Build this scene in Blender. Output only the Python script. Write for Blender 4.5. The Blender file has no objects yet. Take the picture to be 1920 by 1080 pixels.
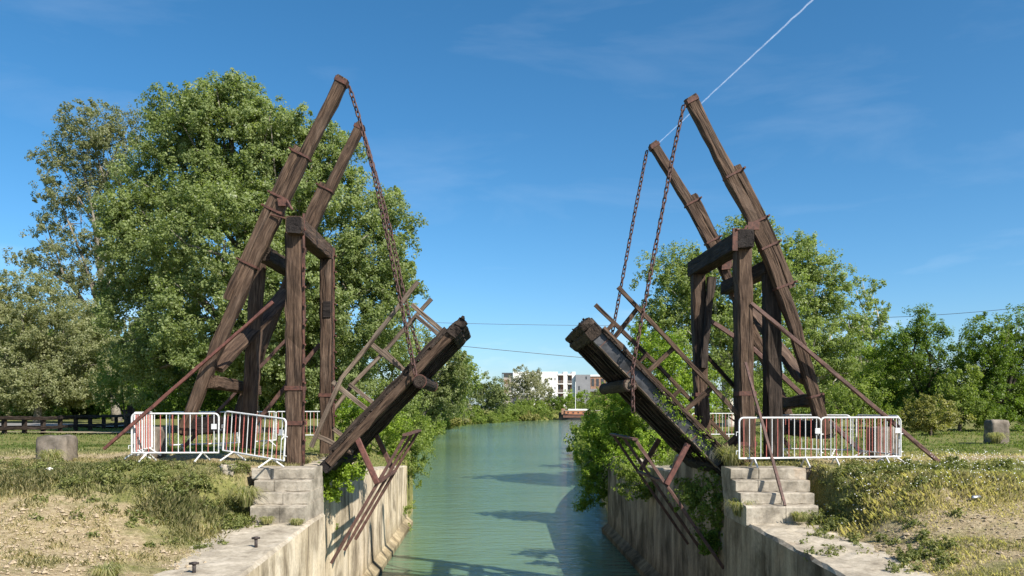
import bpy, math, random
import numpy as np
from mathutils import Vector, Matrix, Quaternion
random.seed(7); RNG = np.random.default_rng(11)
R = math.radians
SC = bpy.context.scene
COL = SC.collection

# ------------------------------------------------------------------ camera
F = 1500.0; CZ = 1.34                      # focal length in photo pixels, eye height above the bridge road
cam_d = bpy.data.cameras.new('camera'); cam = bpy.data.objects.new('camera', cam_d); COL.objects.link(cam)
cam.location = (0, 0, CZ); cam.rotation_euler = (R(90), 0, 0)
cam_d.sensor_width = 36; cam_d.lens = 36*F/1920; cam_d.shift_y = 225/1920
cam_d.clip_start = 0.1; cam_d.clip_end = 60000
SC.camera = cam

# ------------------------------------------------------------------ light
SUN = Vector((0.80, -0.78, 1.0)).normalized()
elev = math.asin(SUN.z); azim = math.atan2(SUN.x, SUN.y)     # from +Y clockwise
w = bpy.data.worlds.new('World'); SC.world = w; w.use_nodes = True
nt = w.node_tree; nt.nodes.clear()
out = nt.nodes.new('ShaderNodeOutputWorld'); bg = nt.nodes.new('ShaderNodeBackground')
sky = nt.nodes.new('ShaderNodeTexSky'); sky.sky_type = 'NISHITA'; sky.sun_disc = False
sky.sun_elevation = elev; sky.sun_rotation = azim
sky.air_density = 0.8; sky.dust_density = 0.9; sky.ozone_density = 4.5; sky.altitude = 0
# thin cirrus, laid out on the sky's own directions
tc = nt.nodes.new('ShaderNodeTexCoord')
sep = nt.nodes.new('ShaderNodeSeparateXYZ'); nt.links.new(tc.outputs['Generated'], sep.inputs[0])
mp = nt.nodes.new('ShaderNodeMapping'); mp.inputs['Scale'].default_value = (2.2, 2.2, 9.0); mp.inputs['Rotation'].default_value = (0, R(14), 0)
mp.inputs['Location'].default_value = (0.3, 0.0, 0.55)
nt.links.new(tc.outputs['Generated'], mp.inputs[0])
nz = nt.nodes.new('ShaderNodeTexNoise'); nz.inputs['Scale'].default_value = 1.6; nz.inputs['Detail'].default_value = 7; nz.inputs['Roughness'].default_value = 0.55
nz.inputs['Distortion'].default_value = 0.4
nt.links.new(mp.outputs[0], nz.inputs['Vector'])
rp = nt.nodes.new('ShaderNodeValToRGB'); rp.color_ramp.elements[0].position = 0.50; rp.color_ramp.elements[1].position = 0.85
rp.color_ramp.elements[0].color = (0, 0, 0, 1); rp.color_ramp.elements[1].color = (0.16, 0.16, 0.16, 1)
nt.links.new(nz.outputs['Fac'], rp.inputs[0])
hz = nt.nodes.new('ShaderNodeMapRange'); hz.inputs['From Min'].default_value = 0.20; hz.inputs['From Max'].default_value = 0.05
hz.inputs['To Min'].default_value = 0.6; hz.inputs['To Max'].default_value = 4.0
nt.links.new(sep.outputs['Z'], hz.inputs['Value'])
mu = nt.nodes.new('ShaderNodeMath'); mu.operation = 'MULTIPLY'
nt.links.new(rp.outputs[0], mu.inputs[0]); nt.links.new(hz.outputs[0], mu.inputs[1])
hs = nt.nodes.new('ShaderNodeHueSaturation'); hs.inputs['Saturation'].default_value = 1.22; hs.inputs['Hue'].default_value = 0.490; hs.inputs['Value'].default_value = 1.0
nt.links.new(sky.outputs[0], hs.inputs['Color'])
mx = nt.nodes.new('ShaderNodeMix'); mx.data_type = 'RGBA'
nt.links.new(mu.outputs[0], mx.inputs['Factor']); nt.links.new(hs.outputs[0], mx.inputs['A'])
mx.inputs['B'].default_value = (7.0, 7.6, 8.2, 1)
nt.links.new(mx.outputs['Result'], bg.inputs['Color'])
bg.inputs['Strength'].default_value = 0.104
nt.links.new(bg.outputs[0], out.inputs['Surface'])
sl = bpy.data.lights.new('sun', 'SUN'); sl.energy = 5.0; sl.angle = R(0.5); sl.color = (1.0, 0.93, 0.82)
so = bpy.data.objects.new('sun', sl); COL.objects.link(so)
so.rotation_euler = (-SUN).to_track_quat('-Z', 'Y').to_euler(); so.location = (30, -30, 60)
SC.view_settings.view_transform = 'Standard'; SC.view_settings.look = 'None'
SC.view_settings.exposure = 0.72; SC.view_settings.gamma = 1.0; SC.view_settings.use_curve_mapping = False
SC.render.engine = 'CYCLES'
SC.cycles.max_bounces = 6; SC.cycles.transparent_max_bounces = 8; SC.cycles.transmission_bounces = 4
SC.cycles.use_denoising = True

# ------------------------------------------------------------------ helpers
def P(px, py, d):
    """the point at distance d (metres in front of the camera) that the survey of the photo gives"""
    return Vector(((px-960)/F*d, d, CZ-(py-765)/F*d))
DN = 19.0; DF = 22.42                       # the two planes of each bridge frame, upstream and downstream side
AX = -0.028                                 # the canal's drift in x per metre

def smooth(a, b, x):
    t = np.clip((np.asarray(x, float)-a)/(b-a), 0, 1); return t*t*(3-2*t)
_perm = np.random.default_rng(5).random((256, 256))
def vnoise(x, y, s=1.0):
    x = np.asarray(x, float)/s; y = np.asarray(y, float)/s
    xi = np.floor(x).astype(int); yi = np.floor(y).astype(int); fx = x-xi; fy = y-yi
    fx = fx*fx*(3-2*fx); fy = fy*fy*(3-2*fy)
    g = lambda i, j: _perm[i & 255, j & 255]
    return (g(xi, yi)*(1-fx)+g(xi+1, yi)*fx)*(1-fy)+(g(xi, yi+1)*(1-fx)+g(xi+1, yi+1)*fx)*fy
def fbm(x, y, s=1.0, o=4):
    v = 0; a = 0.5; t = 0
    for k in range(o):
        v = v+a*vnoise(x+17.3*k, y-9.1*k, s); t += a; a *= .5; s *= .5
    return v/t

def tag(o, label=None, cat=None, group=None, kind=None):
    if label: o['label'] = label
    if cat: o['category'] = cat
    if group: o['group'] = group
    if kind: o['kind'] = kind
    return o
def empty(name, loc, label, cat, group=None):
    o = bpy.data.objects.new(name, None); COL.objects.link(o); o.location = loc; o.empty_display_size = .3
    bpy.context.view_layer.update()
    return tag(o, label, cat, group)
def link(name, me, mat=None, parent=None, smooth_=False):
    o = bpy.data.objects.new(name, me); COL.objects.link(o)
    if mat is not None:
        if isinstance(mat, (list, tuple)):
            for m in mat: me.materials.append(m)
        else: me.materials.append(mat)
    if parent is not None:
        o.parent = parent; o.matrix_parent_inverse = Matrix.LocRotScale(parent.location, parent.rotation_euler, None).inverted()
    if smooth_:
        me.polygons.foreach_set('use_smooth', [True]*len(me.polygons))
    return o

class MB:
    """collects beams, tubes and blocks; build() links them as one mesh with grain coordinates"""
    def __init__(s): s.v = []; s.f = []; s.bc = []
    def add(s, vs, fs, bcs):
        o = len(s.v); s.v += [tuple(v) for v in vs]; s.bc += [tuple(b) for b in bcs]; s.f += [tuple(i+o for i in f) for f in fs]
    def beam(s, pts, wd, th, ref=(0, 1, 0), jit=0.010, ch=0.12, seg=0.3, taper=1.0, endjag=0.0):
        """a hewn timber along a polyline: wd across in the plane, th along ref"""
        pts = [Vector(p) for p in pts]; ref = Vector(ref)
        ring = []; off = random.uniform(0, 50); dist = 0
        samples = []
        for a, b in zip(pts[:-1], pts[1:]):
            n = max(1, int((b-a).length/seg))
            for k in range(n): samples.append((a.lerp(b, k/n)))
        samples.append(pts[-1])
        tot = sum((samples[i+1]-samples[i]).length for i in range(len(samples)-1))
        vs = []; bcs = []; c = min(wd, th)*ch
        for i, p in enumerate(samples):
            a = samples[max(0, i-1)]; b = samples[min(len(samples)-1, i+1)]; t = (b-a).normalized()
            s2 = (ref-t*ref.dot(t)).normalized(); s1 = t.cross(s2).normalized()
            if i: dist += (p-samples[i-1]).length
            q = 1+(taper-1)*dist/max(tot, 1e-6)
            hw = wd/2*q; ht = th/2*q
            for (x, y) in ((-hw+c, -ht), (hw-c, -ht), (hw, -ht+c), (hw, ht-c), (hw-c, ht), (-hw+c, ht), (-hw, ht-c), (-hw, -ht+c)):
                jx = random.gauss(0, jit); jy = random.gauss(0, jit)
                e = random.uniform(-endjag, endjag) if i in (0, len(samples)-1) else 0
                vs.append(p+s1*(x+jx)+s2*(y+jy)+t*e); bcs.append((dist+off, x+off*.37, y+off*.71))
        fs = []
        for i in range(len(samples)-1):
            for k in range(8):
                fs.append((i*8+k, i*8+(k+1) % 8, (i+1)*8+(k+1) % 8, (i+1)*8+k))
        fs.append(tuple(reversed(range(8)))); fs.append(tuple(range((len(samples)-1)*8, len(samples)*8)))
        s.add(vs, fs, bcs); return s
    def tube(s, pts, r, n=8, r1=None, cap=True):
        pts = [Vector(p) for p in pts]; vs = []; bcs = []; fs = []; dist = random.uniform(0, 30); N = len(pts)
        prev = None
        for i, p in enumerate(pts):
            t = (pts[min(N-1, i+1)]-pts[max(0, i-1)]).normalized()
            if prev is None: u = t.orthogonal().normalized()
            else:
                u = (prev-t*prev.dot(t)); u = u.normalized() if u.length > 1e-6 else t.orthogonal().normalized()
            prev = u; v = t.cross(u)
            if isinstance(r, (list, tuple)): rr = r[i]
            else: rr = r if r1 is None else r+(r1-r)*i/(N-1)
            if i: dist += (p-pts[i-1]).length
            for k in range(n):
                a = 2*math.pi*k/n
                vs.append(p+(u*math.cos(a)+v*math.sin(a))*rr); bcs.append((dist, math.cos(a)*rr, math.sin(a)*rr))
        for i in range(N-1):
            for k in range(n): fs.append((i*n+k, i*n+(k+1) % n, (i+1)*n+(k+1) % n, (i+1)*n+k))
        if cap: fs.append(tuple(reversed(range(n)))); fs.append(tuple(range((N-1)*n, N*n)))
        s.add(vs, fs, bcs); return s
    def box(s, lo, hi, jit=0.0, M=None):
        x0, y0, z0 = lo; x1, y1, z1 = hi
        vs = [Vector((x, y, z)) for z in (z0, z1) for (x, y) in ((x0, y0), (x1, y0), (x1, y1), (x0, y1))]
        vs = [v+Vector((random.gauss(0, jit), random.gauss(0, jit), random.gauss(0, jit))) if jit else v for v in vs]
        o = random.uniform(0, 20); bcs = [v+Vector((o, o, o)) for v in vs]
        if M is not None: vs = [M @ v for v in vs]
        s.add(vs, [(3, 2, 1, 0), (4, 5, 6, 7), (0, 1, 5, 4), (1, 2, 6, 5), (2, 3, 7, 6), (3, 0, 4, 7)], bcs); return s
    def mesh(s, name):
        me = bpy.data.meshes.new(name); me.from_pydata(s.v, [], s.f); me.update()
        at = me.attributes.new('bc', 'FLOAT_VECTOR', 'POINT')
        at.data.foreach_set('vector', np.array(s.bc, dtype=np.float32).ravel())
        return me
    def build(s, name, mat, parent=None, smooth_=False):
        return link(name, s.mesh(name), mat, parent, smooth_)

# ------------------------------------------------------------------ materials
def newmat(name):
    m = bpy.data.materials.new(name); m.use_nodes = True; t = m.node_tree; t.nodes.clear()
    o = t.nodes.new('ShaderNodeOutputMaterial'); b = t.nodes.new('ShaderNodeBsdfPrincipled'); t.links.new(b.outputs[0], o.inputs[0])
    return m, t, b, o
def N(t, typ, **kw):
    n = t.nodes.new('ShaderNode'+typ)
    for k, v in kw.items():
        if k in n.inputs: n.inputs[k].default_value = v
        else: setattr(n, k, v)
    return n
def ramp(t, src, stops):
    r = t.nodes.new('ShaderNodeValToRGB'); e = r.color_ramp.elements
    while len(e) < len(stops): e.new(0.5)
    for i, (p, c) in enumerate(stops):
        e[i].position = p; e[i].color = tuple(c)+(1,) if len(c) == 3 else c
    if src is not None: t.links.new(src, r.inputs[0])
    return r
def noise(t, vec, scale, detail=5, rough=.55, dist=0.0):
    n = N(t, 'TexNoise', Scale=scale, Detail=detail, Roughness=rough, Distortion=dist)
    if vec is not None: t.links.new(vec, n.inputs['Vector'])
    return n
def mapping(t, src, scale=(1, 1, 1), loc=(0, 0, 0), rot=(0, 0, 0)):
    m = t.nodes.new('ShaderNodeMapping'); m.inputs['Scale'].default_value = scale; m.inputs['Location'].default_value = loc; m.inputs['Rotation'].default_value = rot
    t.links.new(src, m.inputs[0]); return m
def mixc(t, fac, a, b, blend='MIX'):
    m = t.nodes.new('ShaderNodeMix'); m.data_type = 'RGBA'; m.blend_type = blend
    for s, key in ((fac, 'Factor'), (a, 'A'), (b, 'B')):
        if isinstance(s, (int, float)): m.inputs[key].default_value = s
        elif isinstance(s, tuple): m.inputs[key].default_value = s+(1,) if len(s) == 3 else s
        else: t.links.new(s, m.inputs[key])
    return m.outputs['Result']
def bump(t, b, h, strength=.5, dist=.02):
    n = N(t, 'Bump', Strength=strength, Distance=dist); t.links.new(h, n.inputs['Height']); t.links.new(n.outputs[0], b.inputs['Normal'])
M = {}
def wood(name, dark, mid, light, rough=.8):
    m, t, b, o = newmat(name)
    a = N(t, 'Attribute', attribute_name='bc')
    v1 = mapping(t, a.outputs['Vector'], (2.6, 30, 30)); n1 = noise(t, v1.outputs[0], 1.0, 7, .62, .3)
    v2 = mapping(t, a.outputs['Vector'], (.9, 2.2, 2.2)); n2 = noise(t, v2.outputs[0], 1.0, 4, .6)
    v3 = mapping(t, a.outputs['Vector'], (.7, 13, 13)); n3 = noise(t, v3.outputs[0], 1.0, 3, .5)
    c = ramp(t, n1.outputs['Fac'], ((.28, dark), (.5, mid), (.74, light)))
    tone = ramp(t, n2.outputs['Fac'], ((.3, (.5, .46, .45)), (.7, (1.25, 1.2, 1.15))))
    c2 = mixc(t, .8, c.outputs[0], tone.outputs[0], 'MULTIPLY')
    crack = ramp(t, n3.outputs['Fac'], ((.36, (.25, .22, .2)), (.43, (1, 1, 1))))
    c3 = mixc(t, .85, c2, crack.outputs[0], 'MULTIPLY')
    vo = N(t, 'TexVoronoi', Scale=1.0); t.links.new(mapping(t, a.outputs['Vector'], (1.7, 5, 5)).outputs[0], vo.inputs['Vector'])
    kn = ramp(t, vo.outputs['Distance'], ((.05, (.18, .15, .13)), (.12, (1, 1, 1)))); c3 = mixc(t, .8, c3, kn.outputs[0], 'MULTIPLY')
    gp = ramp(t, noise(t, mapping(t, a.outputs['Vector'], (.6, 3, 3), (4, 2, 7)).outputs[0], 1.0, 5, .6).outputs['Fac'], ((.52, (0, 0, 0)), (.68, (.28, .28, .28)))); c3 = mixc(t, gp.outputs[0], c3, tuple(x*.8+.03 for x in light))
    t.links.new(c3, b.inputs['Base Color']); b.inputs['Roughness'].default_value = rough; b.inputs['Specular IOR Level'].default_value = .25
    ad = N(t, 'Math', operation='ADD'); t.links.new(n1.outputs['Fac'], ad.inputs[0]); t.links.new(crack.outputs[0], ad.inputs[1])
    bump(t, b, ad.outputs[0], .8, .02); M[name] = m
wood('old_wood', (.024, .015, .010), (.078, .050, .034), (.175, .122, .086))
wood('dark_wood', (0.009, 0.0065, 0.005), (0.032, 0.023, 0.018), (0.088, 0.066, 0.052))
wood('grey_wood', (.05, .04, .032), (.15, .115, .088), (.28, .23, .18))
wood('pale_wood', (.12, .085, .055), (.30, .22, .15), (.48, .38, .28))
wood('tarred_shaded_wood', (.006, .005, .005), (.018, .014, .013), (.04, .033, .03))
def plain(name, c1, c2, scale=6, rough=.6, metal=0.0, bstr=.25, coord='Object'):
    m, t, b, o = newmat(name); tcn = N(t, 'TexCoord')
    n = noise(t, tcn.outputs[coord], scale, 6, .6); c = ramp(t, n.outputs['Fac'], ((.35, c1), (.65, c2)))
    t.links.new(c.outputs[0], b.inputs['Base Color']); b.inputs['Roughness'].default_value = rough; b.inputs['Metallic'].default_value = metal
    bump(t, b, n.outputs['Fac'], bstr, .01); M[name] = m
plain('rust', (.045, .020, .015), (.125, .050, .034), 14, .75)
plain('red_iron', (.075, .028, .022), (.165, .062, .046), 9, .65)
plain('brown_iron', (.055, .028, .022), (.13, .065, .05), 9, .7)
plain('dark_steel', (.018, .019, .022), (.05, .052, .06), 5, .5)
plain('chain_iron', (.035, .018, .016), (.11, .05, .04), 25, .7)
plain('black_iron', (.015, .013, .012), (.05, .035, .03), 30, .7)
m, t, b, o = newmat('white_paint'); tcn = N(t, 'TexCoord'); n = noise(t, tcn.outputs['Object'], 9, 6, .65)
c = ramp(t, n.outputs['Fac'], ((.28, (.30, .17, .11)), (.36, (.52, .52, .50)), (.6, (.68, .69, .70)))); t.links.new(c.outputs[0], b.inputs['Base Color']); b.inputs['Roughness'].default_value = .45; M['white_paint'] = m
plain('red_paint', (.36, .09, .075), (.50, .17, .14), 20, .5)
plain('cable_black', (.01, .01, .012), (.02, .02, .022), 1, .5)
plain('bark', (.10, .085, .065), (.27, .24, .20), 7, .9)
plain('pale_bark', (.30, .27, .22), (.55, .52, .46), 7, .9)
plain('dark_bark', (.035, .028, .02), (.09, .07, .05), 7, .9)
plain('plastic_white', (.6, .6, .6), (.8, .8, .8), 5, .4)
plain('tin', (.35, .36, .38), (.6, .6, .62), 20, .35, .8)

def concrete(name, cols, streak=True, orange=.35):
    m, t, b, o = newmat(name); g = N(t, 'NewGeometry'); pos = g.outputs['Position']
    v1 = mapping(t, pos, (1.1, 1.1, .30) if streak else (1.2, 1.2, 1.2)); n1 = noise(t, v1.outputs[0], 1.5, 8, .62, .25)
    n2 = noise(t, pos, 1.1, 6, .6); n3 = noise(t, pos, 14, 8, .7); n4 = noise(t, mapping(t, pos, (.8, .8, .5), (5, 2, 1)).outputs[0], .9, 6, .6)
    v5 = mapping(t, pos, (6, 6, .3) if streak else (5, 5, 5)); n5 = noise(t, v5.outputs[0], 1.2, 5, .6)
    c = ramp(t, n1.outputs['Fac'], ((.24, cols[0]), (.38, cols[1]), (.52, cols[2]), (.74, cols[3])))
    c = mixc(t, .34, c.outputs[0], ramp(t, n5.outputs['Fac'], ((.32, (.35, .33, .3)), (.52, (1, 1, 1)))).outputs[0], 'MULTIPLY')
    of = ramp(t, n4.outputs['Fac'], ((.60, (0, 0, 0)), (.72, (orange, orange, orange))))
    c = mixc(t, of.outputs[0], c, (.42, .22, .08))
    c = mixc(t, .55, c, ramp(t, n3.outputs['Fac'], ((.3, (.55, .53, .5)), (.6, (1.1, 1.1, 1.1)))).outputs[0], 'MULTIPLY')
    t.links.new(c, b.inputs['Base Color']); b.inputs['Roughness'].default_value = .9; b.inputs['Specular IOR Level'].default_value = .2
    if streak:                       # casting joints, tide line and algae are stains of the wall itself
        sp = N(t, 'SeparateXYZ'); t.links.new(pos, sp.inputs[0]); wob = N(t, 'Math', operation='MULTIPLY_ADD'); t.links.new(n2.outputs['Fac'], wob.inputs[0]); wob.inputs[1].default_value = .9; t.links.new(sp.outputs['Z'], wob.inputs[2])
        tl = ramp(t, None, ((0, (.20, .21, .13)), (.45, (.5, .48, .38)), (1, (1, 1, 1)))); mr = N(t, 'MapRange'); mr.inputs['From Min'].default_value = -4.2; mr.inputs['From Max'].default_value = -3.2; t.links.new(wob.outputs[0], mr.inputs['Value']); t.links.new(mr.outputs[0], tl.inputs[0])
        c = mixc(t, .8, c, tl.outputs[0], 'MULTIPLY')
        jy = N(t, 'Math', operation='PINGPONG'); t.links.new(sp.outputs['Y'], jy.inputs[0]); jy.inputs[1].default_value = 2.35
        jr = ramp(t, jy.outputs[0], ((.006, (.3, .27, .22)), (.018, (1, 1, 1)))); c = mixc(t, .75, c, jr.outputs[0], 'MULTIPLY')
        pa = ramp(t, noise(t, mapping(t, pos, (.55, .55, .5), (9, 4, 2)).outputs[0], 1.0, 5, .6, .6).outputs['Fac'], ((.38, (.36, .335, .30)), (.49, (.95, .94, .92)), (.62, (1.15, 1.12, 1.05)))); c = mixc(t, .8, c, pa.outputs[0], 'MULTIPLY')
        t.links.new(c, b.inputs['Base Color'])
    ad = N(t, 'Math', operation='ADD'); t.links.new(n3.outputs['Fac'], ad.inputs[0]); t.links.new(n1.outputs['Fac'], ad.inputs[1])
    bump(t, b, ad.outputs[0], .5, .02); M[name] = m
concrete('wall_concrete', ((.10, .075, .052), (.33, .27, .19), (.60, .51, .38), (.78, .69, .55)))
concrete('wall_shaded', ((.05, .04, .032), (.15, .125, .095), (.31, .26, .20), (.48, .42, .33)), True, .15)  # darker copy of the wall concrete, the right bank's shade put into its colour
concrete('quay_top', ((.16, .135, .10), (.30, .26, .20), (.42, .37, .29), (.55, .49, .40)), False, .2)
concrete('step_stone', ((.09, .08, .065), (.22, .195, .155), (.36, .32, .26), (.52, .47, .385)), False, .45)
concrete('block_stone', ((.05, .043, .034), (.115, .10, .08), (.20, .17, .14), (.33, .285, .23)), False, .25)

def leafmat(name, dark, light, pale=None, trans=.3):
    m, t, b, o = newmat(name); a = N(t, 'Attribute', attribute_name='tint')
    mid = tuple((x+y)/2 for x, y in zip(dark, light))
    st = [(0, dark), (.45, mid), (.86, light)]
    if pale: st += [(.9, light), (.93, pale)]
    c = ramp(t, a.outputs['Fac'], st)
    t.links.new(c.outputs[0], b.inputs['Base Color']); b.inputs['Roughness'].default_value = .5; b.inputs['Specular IOR Level'].default_value = .35
    tr = N(t, 'BsdfTranslucent'); tcol = mixc(t, 1.0, c.outputs[0], (1.15, 1.25, .55), 'MULTIPLY'); t.links.new(tcol, tr.inputs['Color'])
    mxs = N(t, 'MixShader'); mxs.inputs[0].default_value = trans
    t.links.new(b.outputs[0], mxs.inputs[1]); t.links.new(tr.outputs[0], mxs.inputs[2]); t.links.new(mxs.outputs[0], o.inputs[0]); M[name] = m
leafmat('leaf_poplar', (0.145, 0.195, 0.06), (0.325, 0.38, 0.16), (0.52, 0.54, 0.4), 0.5)
leafmat('leaf_greypoplar', (0.145, 0.165, 0.08), (0.32, 0.335, 0.19), (0.46, 0.46, 0.35), 0.5)
leafmat('leaf_willow', (0.195, 0.215, 0.095), (0.38, 0.39, 0.215), (0.5, 0.49, 0.34), 0.5)
leafmat('leaf_bright', (0.13, 0.215, 0.02), (0.32, 0.43, 0.05), None, 0.45)
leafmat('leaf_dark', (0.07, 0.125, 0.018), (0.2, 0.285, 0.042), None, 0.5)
leafmat('leaf_mid', (0.125, 0.185, 0.034), (0.3, 0.365, 0.088), (0.38, 0.42, 0.2), 0.5)
leafmat('leaf_ash', (0.16, 0.215, 0.062), (0.345, 0.41, 0.15), (0.48, 0.51, 0.35), 0.5)
leafmat('leaf_far', (0.11, 0.145, 0.05), (0.25, 0.285, 0.11), (0.36, 0.38, 0.2), 0.45)
leafmat('leaf_farpale', (0.18, 0.19, 0.1), (0.36, 0.35, 0.22), None, 0.45)
leafmat('leaf_weed', (.105, .135, .036), (.28, .29, .10), (.42, .36, .2), .4)
leafmat('leaf_olive', (0.18, 0.19, 0.05), (0.36, 0.34, 0.12), None, 0.45)
leafmat('blade', (.170, .225, .060), (.560, .480, .290), None, .55)

# ground: bare earth, dry straw, and green
m, t, b, o = newmat('ground'); g = N(t, 'NewGeometry'); pos = g.outputs['Position']
a = N(t, 'Attribute', attribute_name='green')
n1 = noise(t, pos, .9, 7, .65); n2 = noise(t, pos, 9, 8, .7); n3 = noise(t, pos, 40, 4, .7)
soil = ramp(t, n2.outputs['Fac'], ((.3, (.19, .145, .082)), (.5, (.35, .28, .17)), (.7, (.50, .42, .28))))
gr = ramp(t, n2.outputs['Fac'], ((.3, (.08, .10, .03)), (.55, (.19, .19, .065)), (.75, (.33, .29, .13))))
ad = N(t, 'Math', operation='ADD'); t.links.new(a.outputs['Fac'], ad.inputs[0]); t.links.new(n1.outputs['Fac'], ad.inputs[1])
fac = ramp(t, ad.outputs[0], ((.82, (0, 0, 0)), (1.0, (1, 1, 1))))
fr = fac
c = mixc(t, fr.outputs[0], soil.outputs[0], gr.outputs[0])
c = mixc(t, .6, c, ramp(t, n3.outputs['Fac'], ((.3, (.6, .58, .55)), (.65, (1.1, 1.1, 1.1)))).outputs[0], 'MULTIPLY')
t.links.new(c, b.inputs['Base Color']); b.inputs['Roughness'].default_value = .95; b.inputs['Specular IOR Level'].default_value = .1
bump(t, b, n2.outputs['Fac'], .9, .06); M['ground'] = m
plain('asphalt', (.16, .15, .14), (.24, .23, .21), 3, .9, 0, .2)
plain('gravel', (.22, .17, .11), (.42, .34, .23), 30, .95, 0, .6)

# water: turbid green body under a rippled surface
m, t, b, o = newmat('water'); g = N(t, 'NewGeometry'); pos = g.outputs['Position']
n0 = noise(t, pos, .05, 3, .5)
c = ramp(t, n0.outputs['Fac'], ((.35, (.092, .158, .095)), (.65, (.122, .190, .115))))
t.links.new(c.outputs[0], b.inputs['Base Color']); b.inputs['Roughness'].default_value = .06; b.inputs['IOR'].default_value = 1.33
b.inputs['Specular IOR Level'].default_value = .5
v1 = mapping(t, pos, (.8, 2.6, 1), (0, 0, 0), (0, 0, R(8))); w1 = noise(t, v1.outputs[0], 1.0, 4, .55, .3)
v2 = mapping(t, pos, (.25, .7, 1), (3, 1, 0), (0, 0, R(-6))); w2 = noise(t, v2.outputs[0], 1.0, 3, .5)
ad = N(t, 'Math', operation='ADD'); t.links.new(w1.outputs['Fac'], ad.inputs[0]); t.links.new(w2.outputs['Fac'], ad.inputs[1])
w3 = noise(t, mapping(t, pos, (2.2, 6.0, 1), (1, 5, 0), (0, 0, R(4))).outputs[0], 1.0, 4, .6, .4); a3 = N(t, 'Math', operation='MULTIPLY_ADD'); t.links.new(w3.outputs['Fac'], a3.inputs[0]); a3.inputs[1].default_value = .35; t.links.new(ad.outputs[0], a3.inputs[2])
bump(t, b, a3.outputs[0], .75, .14); M['water'] = m

# ------------------------------------------------------------------ terrain
WZ = -4.53                                  # water level
def xl(y):                                  # left bank edge
    y = np.asarray(y, float)
    xs = np.array([-60, 18.6, 18.62, 40, 46, 65, 135, 200, 275, 300, 350, 367, 385, 400, 412, 430, 500, 4000])
    vs = np.array([-3.8+.028*60, -3.8-.52, -4.15-.52, -5.27, -5.7, -8.2, -15.5, -19.5, -17.5, -11, -1, 5, 14, 21, 75, 150, 300, 1600])
    return np.interp(y, xs, vs)
def xr(y):
    y = np.asarray(y, float)
    xs = np.array([-60, 18.6, 18.62, 38, 42, 60, 100, 250, 380, 400, 412, 430, 500, 4000])
    vs = np.array([5.43+1.68, 5.43-.52, 5.61-.52, 4.55, 5.2, 6.3, 10.0, 27, 62, 90, 120, 180, 300, 1600])
    return np.interp(y, xs, vs)
def hl(s, y):
    """ground height left of the canal, s metres inland of the edge"""
    low = -1.12+.012*(y-17)*0-.03*np.clip(17-y, 0, 8)/2 - .10*(1-smooth(.9, 2.3, s+1.0*(fbm(s+7, y, 1.1)-.5))) + .42*smooth(1.6, 5, s) + .05
    n = (fbm(s, y, 2.5)-.5)*.22+(fbm(s+40, y, .6, 3)-.5)*.07
    ramp_ = smooth(12.6, 18.6, y+.25*np.clip(s-2, 0, 5)*.5)*smooth(1.2, 2.2+.35*np.clip(18-y, 0, 6), s+2.5*smooth(17.4, 18.4, y))
    ramp_ = np.where(y < 18.62, ramp_*smooth(1.35, 1.75, s), ramp_)
    up = .0+.06*smooth(2.5, 6, s)*smooth(17, 19, y)
    back = smooth(24.5, 30, y)
    edge = 1-smooth(.2, 4.5, s)
    z = low*(1-ramp_)+up*ramp_
    z = z*(1-back)+(-.05-1.25*edge)*back
    far = smooth(42, 80, y)
    bank = -4.9+5.0*smooth(-.5, 7, s)
    z = z*(1-far)+np.minimum(bank, .1+.0*s)*far
    n = n*(.12+.88*smooth(.8, 2.6, s))
    return z+n
def hr(s, y):
    low = -1.10-.03*np.clip(17-y, 0, 8) - .10*(1-smooth(.8, 2.0, s+1.0*(fbm(s+7, y, 1.1)-.5))) + .40*smooth(1.2, 4.5, s)+.05
    n = (fbm(s+90, y, 2.5)-.5)*.22+(fbm(s-40, y, .6, 3)-.5)*.07
    ramp_ = smooth(12.8, 18.4, y+.25*np.clip(s-2, 0, 5)*.5)*smooth(1.1, 2.0+.35*np.clip(18-y, 0, 6), s+2.5*smooth(17.4, 18.4, y))
    ramp_ = np.where(y < 18.62, ramp_*smooth(1.65, 2.1, s), ramp_)
    up = .0
    back = smooth(24.5, 30, y)
    edge = 1-smooth(.2, 4.0, s)
    z = low*(1-ramp_)+up*ramp_
    z = z*(1-back)+(-.05-.95*edge)*back
    far = smooth(40, 80, y)
    bank = -4.9+5.0*smooth(-.5, 7, s)
    z = z*(1-far)+np.minimum(bank, .1)*far
    n = n*(.12+.88*smooth(.8, 2.6, s))
    return z+n
def greenness(x, y, side):
    """0 bare .. 1 green, in world metres"""
    g = .45*fbm(x*1.0+3, y+11, 3.0)+.12*fbm(x+70, y, .8)
    s = np.where(side < 0, xl(y)-x, x-xr(y))
    slope = smooth(15.2, 16.8, y)
    bare_l = (side < 0)*np.exp(-(((x+8.6)/2.4)**2+((y-13.6)/1.5)**2))*.22
    bare_r = (side > 0)*np.exp(-(((x-10.5)/2.6)**2+((y-14.2)/1.2)**2))*.18
    yw = y+1.6*(fbm(x+5, y-60, 1.6, 3)-.5)
    road = (smooth(18.6, 20.0, yw)-smooth(21.8, 23.2, yw))*.26*smooth(1.5, 3, s)
    beyond = smooth(23, 25, y)*.42
    return g+.11+.10*slope-bare_l-bare_r-road+beyond
ys = np.unique(np.concatenate([np.arange(-6, 9, 1.0), np.arange(9, 26, .13), np.arange(26, 60, .6), np.arange(60, 160, 4), np.arange(160, 520, 12), np.geomspace(520, 6000, 14), [18.6, 18.62]]))
ss = np.concatenate([[0, .02], np.arange(.12, 14, .14), np.arange(14, 45, 1.0), np.geomspace(45, 9000, 22)])
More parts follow.
